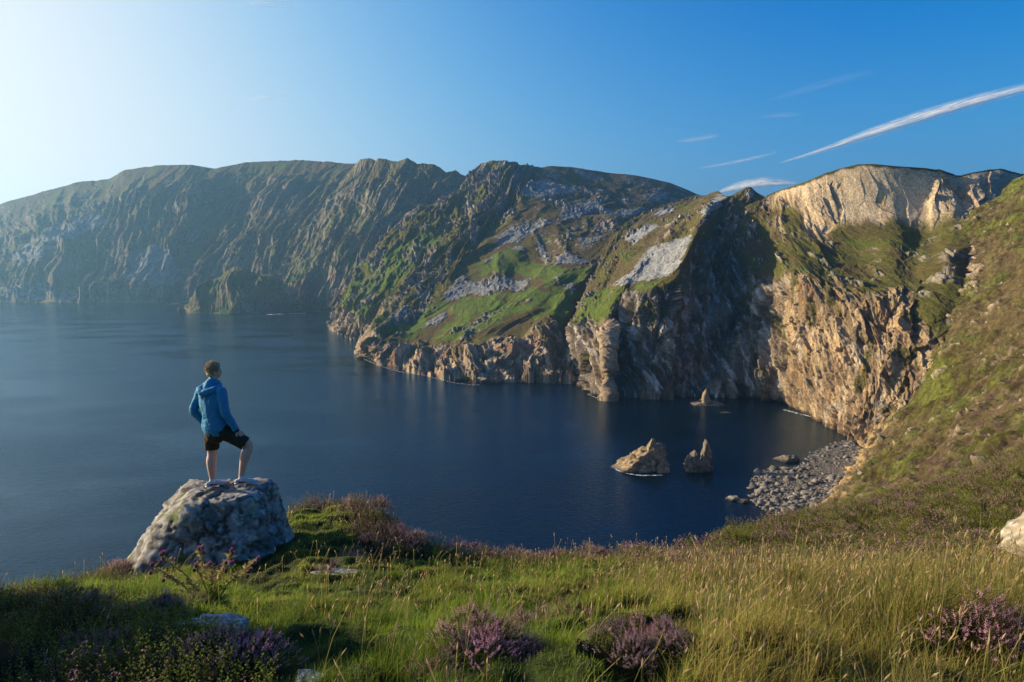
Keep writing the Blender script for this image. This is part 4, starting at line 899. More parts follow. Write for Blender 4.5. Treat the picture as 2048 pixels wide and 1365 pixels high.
def crag(root, loc, planes, scale, seed, col, strata, samp=.10):
    P, T, q, bed, crk = rock_shape(planes, 5, .06, strata, samp, 7, seed, 70, 3.2, 5); P = P*np.array(scale)
    C = mix(col[0], col[1], ss(-.3, .3, fbm3(q*3, 4, seed + 9))[:, None]); C = mix(C, rgb(.05, .045, .04), (crk*.7 + .6*ss(.0, .2, .2 - bed))[:, None])
    return rock_obj('crag', P, T, C, M_STACK, loc, 0, root)
s1_ = stack(1298, 938, [((-.62,-.15,.78), .66), ((-1,-.2,.45), .95), ((1,0,.12), .56), ((.2,-1,.38), .60), ((0,1,.3), .55), ((.3,0,1), 1.05)],
      (22, 14, 17.5), 'big wedge-shaped sea stack with slanting strata and a ledged summit', 71, (-.75, .2, 1), .16, TAN)
crag(s1_, (2.0, 0, 17.5), [((-1,0,.5), .5), ((1,0,.3), .6), ((0,-1,.4), .6), ((0,1,.4), .6), ((.4,0,1), .8)], (4.2, 4, 5), 91, TAN, (-.5, 0, 1))
crag(s1_, (8.0, -4.5, 3.0), [((-1,0,.5), .6), ((1,0,.4), .6), ((0,-1,.5), .7), ((0,1,.4), .6), ((.3,0,1), .9)], (6, 5, 7), 92, TAN, (-.7, 0, 1))
st2 = stack(1412, 940, [((-1,0,.38), .52), ((1,0,.17), .40), ((0,-1,.35), .6), ((0,1,.3), .5), ((-.9,0,1), 1.12), ((.6,0,1), 1.15)], (9, 9, 17), 'notched sea stack of two pinnacles, smaller than the wedge-shaped one', 72, (.4, 0, 1), .09, DRK)
crag(st2, (-8.5, 0, 0), [((-1,0,.25), .6), ((1,0,.5), .6), ((0,-1,.3), .6), ((0,1,.3), .6), ((-.5,0,1), .8), ((.5,0,1), .85)], (10, 9, 13), 73, DRK, (.3, 0, 1))
s3_ = stack(1411, 808, [((-1,0,.42), .52), ((1,0,.38), .48), ((0,-1,.4), .6), ((0,1,.4), .5), ((-.3,0,1), 1.3)], (11, 10, 13), 'slim pointed sea stack at the foot of the dark cliff', 74, (.3, 0, 1), .08, TAN, 4)
crag(s3_, (1, 0, 0), [((-1,0,1.4), .6), ((1,0,1.2), .7), ((0,-1,1), .7), ((0,1,1), .7), ((0,0,1), .55)], (15, 10, 5), 94, DRK, (.3, 0, 1))
stack(1577, 922, [((-.8,-.3,1), .5), ((1,-.2,.8), .7), ((0,-1,.6), .7), ((0,1,.5), .7), ((0,0,1), .45)], (9, 6, 8), 'low dark rock awash just off the boulder beach', 75, (-.5, 0, 1), .05, DRK, 4, 'islet')
stack(1467, 1000, [((-.8,-.3,1), .5), ((1,-.2,.8), .7), ((0,-1,.6), .7), ((0,1,.5), .7), ((0,0,1), .45)], (4.5, 3.2, 4.5), 'pale rounded rock awash at the tip of the boulder beach', 76, (.5, 0, 1), .05, (rgb(.3,.27,.23), rgb(.46,.42,.36)), 4, 'islet')
stack(1488, 1004, [((-.8,-.3,1), .5), ((1,-.2,.8), .7), ((0,-1,.6), .7), ((0,1,.5), .7), ((0,0,1), .45)], (3.8, 3.0, 3.0), 'darker rounded rock beside the pale one off the boulder beach', 77, (.5, 0, 1), .05, DRK, 4, 'islet')
stack(395, 622, [((-1,0,.8), .6), ((1,0,.5), .7), ((0,-1,.5), .7), ((0,1,.5), .7), ((0,0,1), .8)], (30, 22, 26), 'hazy grey skerry at the tip of the far dark headland', 78, (.5, 0, 1), .05, DRK, 4)
stack(470, 626, [((-1,0,.5), .6), ((1,0,.5), .7), ((0,-1,.5), .7), ((0,1,.5), .7), ((0,0,1), .8)], (14, 10, 16), 'small pale skerry below the middle of the far headland', 79, (.5, 0, 1), .05, (rgb(.4,.4,.4), rgb(.5,.5,.5)), 3)
stack(1450, 826, [((-.8,-.3,1), .3), ((1,-.2,.8), .6), ((0,-1,.6), .6), ((0,1,.5), .6), ((0,0,1), .3)], (9, 4, 2.5), 'flat brown reef just breaking the dark water', 80, (.5, 0, 1), .05, (rgb(.16,.09,.04), rgb(.24,.14,.06)), 3, 'reef')

# ------------------------------------------------------------------ beach: shingle sheet, pebbles, boulders
WL = [(1700,878),(1668,886),(1640,897),(1614,912),(1590,930),(1545,936),(1508,944),(1502,962),(1510,985),(1500,1000),(1520,1014),(1550,1030),(1580,1045)]
IN = [(1722,900),(1718,915),(1712,930),(1700,945),(1690,960),(1680,975),(1675,990),(1675,1000),(1675,1010),(1675,1022),(1680,1036),(1685,1050),(1690,1065)]
A_ = np.array([W(a, b, sea_depth(a, b)) for a, b in WL]); B_ = np.array([W(a, b, sea_depth(a, b, 3.0)) for a, b in IN])
G = crom(np.stack([A_, .66*A_ + .34*B_ + [0, 0, .3], B_ + [0, 0, .6], B_ + (B_ - A_)*.5 + [0, 0, 5]], 0).transpose(1, 0, 2), 200); G = crom(G.transpose(1, 0, 2), 90).transpose(1, 0, 2)
G[..., 2] += .5*fbm2(G[..., 0]/6, G[..., 1]/6, 4, 800) - .3
cb = mix(rgb(.08, .07, .06), rgb(.24, .20, .165), ss(-.2, .3, fbm2(G[..., 0]/1.2, G[..., 1]/1.6, 4, 801))[..., None])
o = mesh_np('beach', G.reshape(-1, 3), grid_faces(*G.shape[:2]), M_LAND, cb.reshape(-1, 3)); tag(o, 'grey stony beach at the head of the bay', 'beach', kind='structure')
BM = []
for k in range(6):
    rs_ = np.random.default_rng(900 + k); pls = [(rs_.normal(size=3), rs_.uniform(.7, 1.0)) for i in range(12)]
    P, T, q, bed, crk = rock_shape(pls, 2, .05, (0, 0, 1), .02, 6, 900 + k, 14); BM.append((P, T))
gi = RNG.choice(G.shape[0]*60, 7000); u_ = gi//60; vv = (gi % 60)
vv = (RNG.uniform(0, 1, 7000)**1.0*58).astype(int)
pos = G[u_, vv] + RNG.normal(0, .35, (7000, 3))*[1, 1, .1]
Vs, Fs, Cs = [], [], []; k0 = 0; v1, t1 = ICO[1]
sz = np.clip(RNG.lognormal(-.95, .45, 7000), .15, 1.3); order = np.argsort(-sz)
BMO = []
for k, (P, T) in enumerate(BM):
    c = rgb(.17, .145, .12)*(.5 + .17*k) ; me_o = None
    BMO.append((P, T, c))
nb_ = 300; protos = {}
lab_b = 'grey boulder lying among many on the stony beach at the bay head'
for j, i in enumerate(order[:nb_]):
    k = j % 6
    s_ = sz[i]*1.25*(1 + .6*(u_[i] > 70))
    if k not in protos:
        P, T, c = BMO[k]; o = mesh_np('beach_boulder', P, T, M_STACK, np.tile(c, (len(P), 1))*(1 + .3*fbm3(P*2, 3, k)[:, None])); protos[k] = o
    else: o = protos[k].copy(); COL.objects.link(o)
    o.location = pos[i]; o.scale = (s_*RNG.uniform(.9, 1.5), s_*RNG.uniform(.8, 1.2), s_*RNG.uniform(.6, .9)); o.rotation_euler = (RNG.uniform(-.3, .3), RNG.uniform(-.3, .3), RNG.uniform(0, 6.28))
    tag(o, lab_b, 'boulder', 'boulders on the stony beach')
for i in order[nb_:]:
    s_ = sz[i]*(1 + .5*(u_[i] > 70)); a = RNG.uniform(0, 6.28); rt = np.array([[math.cos(a), -math.sin(a), 0], [math.sin(a), math.cos(a), 0], [0, 0, 1]])
    v = v1*(1 + .22*RNG.normal(size=(len(v1), 1)))*[s_*1.15, s_*.85, s_*.6]; Vs.append(v @ rt.T + pos[i]); Fs.append(t1 + k0); k0 += len(v1); Cs.append(np.tile(rgb(.155, .135, .115)*RNG.uniform(.4, 1.7), (len(v1), 1)))
o = mesh_np('shingle', np.concatenate(Vs), np.concatenate(Fs), M_STACK, np.concatenate(Cs), smooth=False); tag(o, 'smaller grey stones packed over the beach', 'stones', kind='stuff')
# ------------------------------------------------------------------ surf and pale strand lines
m, t, out = new_mat('foam'); L = t.links
tc = N(t, 'ShaderNodeTexCoord'); n1 = N(t, 'ShaderNodeTexNoise', Scale=.35, Detail=6.0, Roughness=.7); L.new(tc.outputs['Object'], n1.inputs['Vector'])
at = N(t, 'ShaderNodeAttribute', attribute_name='Col'); mt = N(t, 'ShaderNodeMath', operation='MULTIPLY'); L.new(n1.outputs[0], mt.inputs[0]); L.new(at.outputs['Color'], mt.inputs[1])
mr = N(t, 'ShaderNodeMapRange'); mr.inputs[1].default_value = .42; mr.inputs[2].default_value = .66; L.new(mt.outputs[0], mr.inputs[0])
df = N(t, 'ShaderNodeBsdfDiffuse'); df.inputs[0].default_value = (.75, .78, .8, 1); tr = N(t, 'ShaderNodeBsdfTransparent'); mx = N(t, 'ShaderNodeMixShader')
L.new(mr.outputs[0], mx.inputs[0]); L.new(tr.outputs[0], mx.inputs[1]); L.new(df.outputs[0], mx.inputs[2]); L.new(mx.outputs[0], out.inputs[0]); M_FOAM = m
M_FOAM_FAR = M_FOAM.copy(); M_FOAM_FAR.name = 'distant_foam'
for nd_ in M_FOAM_FAR.node_tree.nodes:
    if nd_.type == 'TEX_NOISE': nd_.inputs['Scale'].default_value = .045
def foam(line, width, label, dens=1.0, z=.05):
    A_ = crom(np.array([W(a, b, sea_depth(a, b)) for a, b in line]), max(24, 14*len(line))); A_[:, 2] = z
    tg = np.gradient(A_, axis=0); nn = np.stack([tg[:, 1], -tg[:, 0], 0*tg[:, 0]], -1); nn /= np.linalg.norm(nn, axis=1)[:, None]
    vs = np.linspace(-1, 1, 7); wn = width*(1 + .5*n2(np.arange(len(A_))/5.0, np.zeros(len(A_)), 12))
    G = A_[:, None] + nn[:, None]*vs[None, :, None]*wn[:, None, None]; end = np.minimum(1, np.minimum(np.arange(len(A_)), np.arange(len(A_))[::-1])/4.0)
    c = (1 - np.abs(vs)**2)[None, :]*end[:, None]*dens; G[..., 2] = z
    o = mesh_np('surf', G.reshape(-1, 3), grid_faces(len(A_), 7), M_FOAM_FAR if width > 15 else M_FOAM, np.repeat(c.reshape(-1, 1), 3, 1)); tag(o, label, 'surf', kind='stuff')
foam([(1228,930),(1234,940),(1255,947),(1280,951),(1305,951),(1330,950)], 2.2, 'white surf round the foot of the wedge-shaped stack', 1.15)
foam([(722,716),(745,726),(775,737),(810,746),(850,752),(885,761),(915,767),(945,770),(965,770)], 3.2, 'thin line of surf along the central sea cliff', 1.0)
foam([(658,722),(690,722),(720,719)], 2.0, 'thin streak of foam trailing from the cliff point', .95)
foam([(1170,786),(1195,797),(1215,802),(1232,800)], 2.0, 'surf at the foot of the sunlit nose', 1.05)
foam([(1385,806),(1400,810),(1425,810),(1440,807)], 2.0, 'faint surf round the slim pointed stack', 1.0)
foam([(528,630),(560,628.5),(590,627.5),(616,627)], 18, 'bright strip of surf and shingle below the far cliff', 1.15, .3)
foam([(322,609),(350,608.4),(374,608.4)], 30, 'faint pale strip of surf at the foot of the distant cliff', 1.0, .3)
foam([(1560,818),(1590,826),(1615,832),(1640,840),(1660,850),(1685,862),(1705,876)], 5.5, 'pale strand and surf below the golden cliff', 1.05, .15)
# ------------------------------------------------------------------ clouds: thin ice-cloud sheets high above the bay
m, t, out = new_mat('ice_cloud'); L = t.links
tc = N(t, 'ShaderNodeTexCoord'); mp = N(t, 'ShaderNodeMapping'); mp.inputs['Scale'].default_value = (.9, 7, 1)
n1 = N(t, 'ShaderNodeTexNoise', Scale=2.2, Detail=7.0, Roughness=.62); n1.inputs['Distortion'].default_value = .6; L.new(tc.outputs['UV'], mp.inputs[0]); L.new(mp.outputs[0], n1.inputs['Vector'])
at = N(t, 'ShaderNodeAttribute', attribute_name='Col'); mr = N(t, 'ShaderNodeMapRange'); mr.inputs[1].default_value = .32; mr.inputs[2].default_value = .72; L.new(n1.outputs[0], mr.inputs[0])
mt = N(t, 'ShaderNodeMath', operation='MULTIPLY'); L.new(mr.outputs[0], mt.inputs[0]); L.new(at.outputs['Color'], mt.inputs[1])
df = N(t, 'ShaderNodeBsdfDiffuse'); df.inputs[0].default_value = (.9, .9, .9, 1); tl_ = N(t, 'ShaderNodeBsdfTranslucent'); tl_.inputs[0].default_value = (.9, .9, .9, 1); m2 = N(t, 'ShaderNodeMixShader')
tr = N(t, 'ShaderNodeBsdfTransparent'); mx = N(t, 'ShaderNodeMixShader'); L.new(df.outputs[0], m2.inputs[1]); L.new(tl_.outputs[0], m2.inputs[2])
L.new(mt.outputs[0], mx.inputs[0]); L.new(tr.outputs[0], mx.inputs[1]); L.new(m2.outputs[0], mx.inputs[2]); L.new(mx.outputs[0], out.inputs[0]); M_CLOUD = m
def cloud(line, wid, label, dens, d=26000.0, tilt=.6, sheets=1):
    root = None
    A_ = crom(np.array([W(a, b, d) for a, b in line]), 60); n = 60; tg = np.gradient(A_, axis=0); tg /= np.linalg.norm(tg, axis=1)[:, None]
    up = np.array([0, -tilt, 1.0]); up = up/np.linalg.norm(up); sd_ = up[None] - tg*(tg @ up)[:, None]
    W_ = np.interp(np.linspace(0, 1, n), np.linspace(0, 1, len(wid)), wid)*d/F
    vs = np.linspace(-1, 1, 15); G = A_[:, None] + sd_[:, None]*vs[None, :, None]*W_[:, None, None]
    G = G + np.array([0, 1, 0])*(300*(1 - vs**2))[None, :, None]
    e = np.sin(np.linspace(0, np.pi, n))**.45; c = ((1 - vs**2)**1.3)[None]*e[:, None]*dens
    o = mesh_np('cirrus_cloud', G.reshape(-1, 3), grid_faces(n, 15), M_CLOUD, np.repeat(c.reshape(-1, 1), 3, 1))
    uv = o.data.uv_layers.new(name='UVMap'); li = np.zeros(len(o.data.loops), np.int32); o.data.loops.foreach_get('vertex_index', li)
    U = np.stack([np.repeat(np.linspace(0, 1, n), 15)*len(line), np.tile(vs*.5, n)], -1) + np.array([abs(line[0][0])*.013, 0]); uv.data.foreach_set('uv', U[li].astype(np.float32).ravel())
    tag(o, label, 'cloud')
cloud([(1560,326),(1640,302),(1740,268),(1850,232),(1960,200),(2100,165),(2300,120)], [2, 6, 14, 17, 15, 12, 10], 'long white streak of cirrus rising to the right edge', 1.5)
cloud([(1400,336),(1450,328),(1500,318),(1560,303)], [3, 5, 5, 3], 'short thin streak of cloud left of the long one', .55)
cloud([(1440,384),(1480,374),(1530,366),(1600,366)], [6, 14, 14, 5], 'low white cloud just above the notch in the skyline', 1.9)
cloud([(1355,282),(1385,280),(1420,274),(1440,268)], [3, 8, 7, 3], 'small faint wisp of cloud high over the dome', .4)
cloud([(1520,232),(1570,230),(1610,228)], [3, 7, 4], 'very faint wisp above the left end of the long streak', .22)
cloud([(1540,200),(1620,178),(1690,158),(1760,140)], [4, 14, 14, 5], 'barely visible veil of cloud above the long streak', .10)
cloud([(490,200),(530,192),(580,190)], [3, 6, 3], 'tiny faint wisp of cloud in the pale left sky', .4)
cloud([(480,8),(530,4),(590,12)], [4, 10, 4], 'faint wisp of cloud at the top edge', .4)
# ------------------------------------------------------------------ the man on the boulder
PB = np.array([-4.40, 9.70, 136.86]); HD = R(30)
def J(dx, dy, dz): return np.array([dx, dy, dz], float)
def tube(pts, rad, seg=20, sub=5, cap=True, up=None):
    """smooth tapered tube with elliptical sections; rad rows (r_side, r_depth)"""
    pts = np.array(pts, float); rad = np.array([(r, r) if np.isscalar(r) else r for r in rad], float)
    n = (len(pts) - 1)*sub + 1; P = crom(pts, n); Rr = np.abs(crom(rad, n)); tg = np.gradient(P, axis=0); tg /= np.linalg.norm(tg, axis=1)[:, None]
    side = np.array([math.cos(HD), -math.sin(HD), 0]) if up is None else np.array(up, float)
    V = []; a = np.linspace(0, 2*np.pi, seg, endpoint=False)
    for i in range(n):
        s_ = side - tg[i]*(side @ tg[i]); s_ /= np.linalg.norm(s_); f_ = np.cross(tg[i], s_)
        V.append(P[i] + np.cos(a)[:, None]*s_*Rr[i, 0] + np.sin(a)[:, None]*f_*Rr[i, 1])
    rings = len(V)
    if cap:      # rounded ends
        for e, sg_ in ((0, -1), (n - 1, 1)):
            ring = V[e] if sg_ < 0 else V[rings - 1]; c = P[e]; r_ = Rr[e].mean(); extra = []
            for q in (.5, .8, .95): extra.append(c + (ring - c)*math.sqrt(1 - q*q) + sg_*tg[e]*r_*q*.9)
            if sg_ < 0: head_ = extra[::-1]
            else: tail_ = extra
        V = head_ + V + tail_
    V = np.array(V); m_ = len(V); A_ = V.reshape(-1, 3); idx = np.arange(m_*seg).reshape(m_, seg)
    Fq = np.stack([idx[:-1], np.roll(idx[:-1], -1, 1), np.roll(idx[1:], -1, 1), idx[1:]], -1).reshape(-1, 4)
    A_ = np.concatenate([A_, V[0].mean(0)[None], V[-1].mean(0)[None]]); b, e = len(A_) - 2, len(A_) - 1
    T0 = np.stack([np.full(seg, b), np.roll(idx[0], -1), idx[0]], -1); T1 = np.stack([np.full(seg, e), idx[-1], np.roll(idx[-1], -1)], -1)
    return A_, Fq, np.concatenate([T0, T1])
def ball(c, r, rot=0):
    V, T = ICO[3]; r = np.array(r if not np.isscalar(r) else (r,)*3, float); v = V*r; ca, sa = math.cos(rot), math.sin(rot)
    v = v @ np.array([[ca, sa, 0], [-sa, ca, 0], [0, 0, 1]]); return v + np.array(c), np.zeros((0, 4), int), T
def fuse(name, pieces, mat, parent, vox=.006, smooth=6, wr=0, wsz=.06, loc=None):
    Vs, Q, T = [], [], []; k = 0
    for v, q, t_ in pieces: Vs.append(v); Q.append(q + k); T.append(t_ + k); k += len(v)
    o = mesh_np(name, np.concatenate(Vs), [np.concatenate(Q), np.concatenate(T)], mat, None, parent)
    m_ = o.modifiers.new('fuse', 'REMESH'); m_.mode = 'VOXEL'; m_.voxel_size = vox; m_.use_smooth_shade = True
    s_ = o.modifiers.new('smooth', 'SMOOTH'); s_.factor = .6; s_.iterations = smooth
    if wr:
        tx = bpy.data.textures.new(name + '_folds', 'CLOUDS'); tx.noise_scale = wsz; tx.noise_depth = 3
        d_ = o.modifiers.new('folds', 'DISPLACE'); d_.texture = tx; d_.strength = wr; d_.mid_level = .5; d_.texture_coords = 'LOCAL'
    return o
M_SKIN = flat_mat('skin', (.60, .36, .27), .55, .3, .12, 25, .15, .003)
M_JACK = flat_mat('blue_jacket', (.032, .21, .36), .75, .25, .10, 18, .3, .01)
M_SHORT = flat_mat('dark_shorts', (.045, .034, .022), .85, .15, .2, 30, .3, .01)
M_HAIR = flat_mat('sandy_hair', (.50, .36, .20), .7, .3, .3, 90, .5, .004)
M_WHITE = flat_mat('white_sock', (.62, .62, .64), .9, .1, .1, 60); M_SHOE = flat_mat('pale_shoe', (.48, .48, .50), .6, .3, .15, 60)
M_RED = flat_mat('red_shoe_panel', (.22, .025, .03), .6, .3, .1, 60); M_DARKC = flat_mat('dark_cuff', (.015, .02, .05), .8, .2, .1, 60)
RT = np.array([math.cos(HD), -math.sin(HD), 0]); FW = np.array([math.sin(HD), math.cos(HD), 0])
hipL, hipR = J(-.075, .05, .86), J(.075, -.05, .86); knL, anL = J(-.07, .03, .48), J(-.075, .02, .10)
knR, anR = J(.425, .06, .595), J(.325, .04, .155)
chest, neck, head = J(-.03, .0, 1.27), J(-.015, .015, 1.50), J(.005, .035, 1.685)
shL, shR = J(-.195, .10, 1.405), J(.14, -.085, 1.405); elL, elR = J(-.29, .03, 1.115), J(.20, -.13, 1.115); wrL, wrR = J(-.205, .13, .90), J(.315, -.06, .845)
HH = R(52); hr = np.array([math.cos(HH), -math.sin(HH), 0]); hf = np.array([math.sin(HH), math.cos(HH), 0])   # where the head looks
man = bpy.data.objects.new('person', None)
pcs = [tube([hipL + J(0, 0, .02), (hipL + knL)/2, knL, (knL*.65 + anL*.35) - FW*.012, anL, anL - J(0, 0, .05)], [.085, .080, .062, .068, .040, .040]),
       tube([hipR + J(0, 0, .02), (hipR + knR)/2, knR, (knR*.65 + anR*.35) - FW*.012, anR, anR - J(0, 0, .05)], [.085, .080, .062, .066, .040, .040]),
       tube([J(0, 0, .84), J(0, 0, .98), J(-.02, 0, 1.15), chest, J(-.03, .0, 1.42), neck - J(0, 0, .02)], [(.15, .10), (.14, .095), (.15, .10), (.17, .105), (.14, .08), (.06, .06)]),
       tube([neck - J(0, 0, .05), neck + J(0, .005, .04), head - J(0, 0, .05)], [.060, .054, .056]),
       tube([shL, elL, wrL], [.052, .042, .030]), tube([shR, elR, wrR], [.052, .042, .030]),
       ball(head + J(0, 0, .015), (.074, .088, .108), -HH), ball(head + hf*.045 - J(0, 0, .045), (.048, .048, .058)),
       ball(head + hf*.098 - J(0, 0, .015), (.012, .012, .020)), ball(head + hf*.090 - J(0, 0, .055), (.016, .012, .008)),
       ball(head + hr*.076 - J(0, 0, .012) - hf*.005, (.014, .021, .034), -HH), ball(head - hr*.076 - J(0, 0, .012), (.014, .021, .034), -HH),
       ball(head + hf*.080 + hr*.03 + J(0, 0, .012), .011), ball(head + hf*.080 - hr*.03 + J(0, 0, .012), .011)]
def hand(w_, dirn, out_, thumb_side, curl):
    """palm and five bent fingers from the wrist along dirn; out_ is the back of the hand"""
    d_ = dirn/np.linalg.norm(dirn); o_ = out_ - d_*(out_ @ d_); o_ /= np.linalg.norm(o_); s_ = np.cross(d_, o_)*thumb_side
    r_ = [tube([w_ - d_*.02, w_ + d_*.03, w_ + d_*.085], [(.026, .018), (.036, .017), (.040, .014)], 14, 4, True, s_)]
    for i, (ln, off) in enumerate(((.068, .030), (.078, .010), (.072, -.010), (.056, -.029))):
        b = w_ + d_*.082 + s_*off; a1 = b + d_*ln*.42 - o_*ln*.10*curl; a2 = a1 + d_*ln*.28 - o_*ln*.28*curl; a3 = a2 + d_*ln*.12 - o_*ln*.30*curl
        r_.append(tube([b - d_*.01, a1, a2, a3], [.0095, .009, .0082, .0072], 10, 3))
    b = w_ + d_*.025 + s_*.030; r_.append(tube([b, b + s_*.024 + d_*.022, b + s_*.030 + d_*.055 - o_*.010*curl], [.012, .011, .009], 10, 3)); return r_
pcs += hand(wrR, J(.30, .22, -.38), J(.2, -.75, .5), 1, .9) + hand(wrL, J(.10, .15, -.5), J(-.9, -.3, 0), -1, 1.2)
body = fuse('person', pcs, M_SKIN, None, .0055, 4); bpy.data.objects.remove(man); man = body
tag(man, 'man seen from behind in blue hooded jacket and dark shorts, standing on the boulder', 'person')
# eyes, brows: small parts of the face
for sg_ in (1, -1):
    e = fuse('eye', [ball(head + hf*.087 + hr*.030*sg_ + J(0, 0, .012), .0095)], flat_mat('eye', (.05, .04, .03), .2, .5), man, .003, 1)
# jacket with sleeves, hood, collar; hem band and cuffs
jk = [tube([J(.005, 0, .855), J(.0, 0, .92), J(-.005, .0, 1.03), J(-.02, 0, 1.18), J(-.03, .0, 1.32), J(-.03, .0, 1.42), J(-.02, .01, 1.49)],
           [(.203, .150), (.200, .148), (.190, .140), (.198, .142), (.202, .138), (.172, .115), (.090, .085)], 28),
      tube([shL + RT*.05 + J(0, 0, .01), shL - RT*.005, (shL + elL)/2 - RT*.012, elL - RT*.008, (elL + wrL)/2 - RT*.004, wrL], [.070, .073, .064, .060, .052, .043]),
      tube([shR - RT*.05 + J(0, 0, .01), shR + RT*.005, (shR + elR)/2 + RT*.012, elR + RT*.008, (elR + wrR)/2 + J(0, 0, .01), wrR], [.070, .075, .066, .062, .054, .045]),
      tube([J(-.03, -.03, 1.45), J(-.015, .0, 1.53)], [(.105, .09), (.082, .080)])]
jacket = fuse('jacket', jk, M_JACK, man, .0065, 8, .020, .075)
hood = fuse('hood', [tube([J(-.155, .03, 1.455), J(-.16, -.06, 1.44), J(-.09, -.125, 1.40), J(-.01, -.130, 1.41), J(.075, -.10, 1.455), J(.10, -.02, 1.49), J(.05, .06, 1.53)],
                     [(.030, .03), (.042, .045), (.052, .060), (.052, .060), (.042, .045), (.034, .034), (.024, .026)], 18),
                     tube([J(-.12, .0, 1.50), J(-.03, -.055, 1.52), J(.06, -.02, 1.525)], [.028, .032, .028])], M_JACK, jacket, .0065, 5, .014, .06)
fuse('cuff', [tube([wrR - (wrR - elR)*.04, wrR + (wrR - elR)*.07], [.046, .042], 16, 3, False)], M_DARKC, jacket, .006, 2)
bk = -FW*.152
for k in (-.012, .012):
    c = J(-.065, .02, 1.335) - FW*.142 + RT*k; a = np.array([c - RT*.004 - J(0, 0, .020), c + RT*.004 - J(0, 0, .020), c + RT*.004 + J(0, 0, .020), c - RT*.004 + J(0, 0, .020)]) - FW*.004
    mesh_np('back_mark', np.concatenate([a, a + FW*.02]), np.array([[0, 1, 2, 3], [7, 6, 5, 4], [0, 4, 5, 1], [1, 5, 6, 2], [2, 6, 7, 3], [3, 7, 4, 0]]), flat_mat('pale_mark', (.45, .5, .58), .6), None, jacket, smooth=False)
# shorts
dR = (knR - hipR)/np.linalg.norm(knR - hipR)
sh_ = [tube([J(0, 0, .76), J(0, 0, .84), J(0, 0, .92)], [(.160, .13), (.185, .140), (.172, .13)], 24),
       tube([hipL + J(0, 0, .03), hipL - J(0, 0, .08), hipL + (knL - hipL)*.55, knL + J(0, 0, .055)], [(.098, .105), (.100, .105), (.098, .098), (.100, .098)], 22, 5, False),
       tube([hipR + J(-.02, 0, .03), hipR + dR*.10, hipR + dR*.24, knR - dR*.045], [(.112, .105), (.112, .105), (.104, .100), (.098, .096)], 22, 5, False, (0, 0, 1))]
shorts = fuse('shorts', sh_, M_SHORT, man, .0065, 6, .016, .07)
# socks and shoes
def shoe(an, toe_dir, z0, pitch=0.0):
    t_ = toe_dir/np.linalg.norm(toe_dir); s_ = np.array([t_[1], -t_[0], 0]); u_ = J(0, 0, 1); b = np.array([an[0], an[1], z0]) - t_*.055
    up_ = lambda x: J(0, 0, pitch*x)
    upper = [tube([b - t_*.01 + u_*.045, b + t_*.05 + u_*.050, b + t_*.12 + u_*.048 + up_(.12), b + t_*.19 + u_*.036 + up_(.19), b + t_*.245 + u_*.028 + up_(.245)], [(.032, .036), (.036, .040), (.042, .036), (.044, .026), (.034, .018)], 18, 4, True, s_),
             tube([b + t_*.045 + u_*.05, np.array([an[0], an[1], z0 + .095])], [(.036, .042), (.040, .044)], 16, 4, False, s_)]
    o = fuse('shoe', upper, M_SHOE, man, .005, 3)
    fuse('sole', [tube([b - t_*.025 + u_*.014, b + t_*.06 + u_*.014, b + t_*.14 + u_*.014 + up_(.14), b + t_*.20 + u_*.014 + up_(.2), b + t_*.26 + u_*.018 + up_(.26)], [(.036, .014), (.038, .014), (.044, .013), (.046, .012), (.034, .010)], 16, 4, True, s_)], M_SHOE, o, .005, 2)
    for sg_ in (1, -1):
        fuse('side_panel', [tube([b - t_*.002 + u_*.045 + s_*sg_*.020, b + t_*.05 + u_*.040 + s_*sg_*.024, b + t_*.10 + u_*.036 + s_*sg_*.027 + up_(.1)], [(.013, .018), (.014, .020), (.013, .012)], 12, 4, True, s_)], M_RED, o, .005, 2)
    fuse('tongue', [tube([b + t_*.085 + u_*.075, b + t_*.075 + u_*.115], [(.022, .010), (.024, .010)], 12, 3, True, s_)], M_DARKC, o, .005, 1)
    fuse('sock', [tube([np.array([an[0], an[1], z0 + .05]), np.array([an[0], an[1], z0 + .125]) + (an - np.array([an[0], an[1], z0 + .125]))*.2], [.041, .041], 16, 3, False)], M_WHITE, man, .005, 2)
shoe(anL, J(.75, .66, 0), -.015); shoe(anR, J(.95, .30, 0), .015)
# hair: cap and short tousled strands
hc_ = head + J(0, 0, .030)
hair = fuse('hair', [ball(hc_ - hf*.016 + J(0, 0, .012), (.086, .094, .100), -HH), ball(hc_ - hf*.045 - J(0, 0, .055), (.066, .050, .060), -HH)], M_HAIR, man, .006, 2, .034, .028)
rs_ = np.random.default_rng(5); ns = 4200; dv_ = rs_.normal(size=(ns, 3)); dv_[:, 2] = np.abs(dv_[:, 2]) - .45; dv_ /= np.linalg.norm(dv_, axis=1)[:, None]
face_ = (dv_ @ hf > .55) & (dv_[:, 2] < .45); dv_ = dv_[~face_]; ns = len(dv_); b0 = hc_ - hf*.016 + J(0, 0, .010) + dv_*[.086, .092, .100]*.97
flow = dv_*.6 + rs_.normal(0, .5, (ns, 3)) + hf*.3; flow /= np.linalg.norm(flow, axis=1)[:, None]; sd2 = np.cross(flow, dv_); sd2 /= np.linalg.norm(sd2, axis=1)[:, None] + 1e-9
V = np.stack([b0 - sd2*.003, b0 + sd2*.003, b0 + flow*rs_.uniform(.018, .046, (ns, 1))], 1).reshape(-1, 3)
mesh_np('hair_strands', V, np.arange(ns*3).reshape(-1, 3), M_HAIR, None, hair, smooth=False)
man.location = PB + np.array([.10, 0, 0]); man.scale = (1.05, 1.05, 1.0)
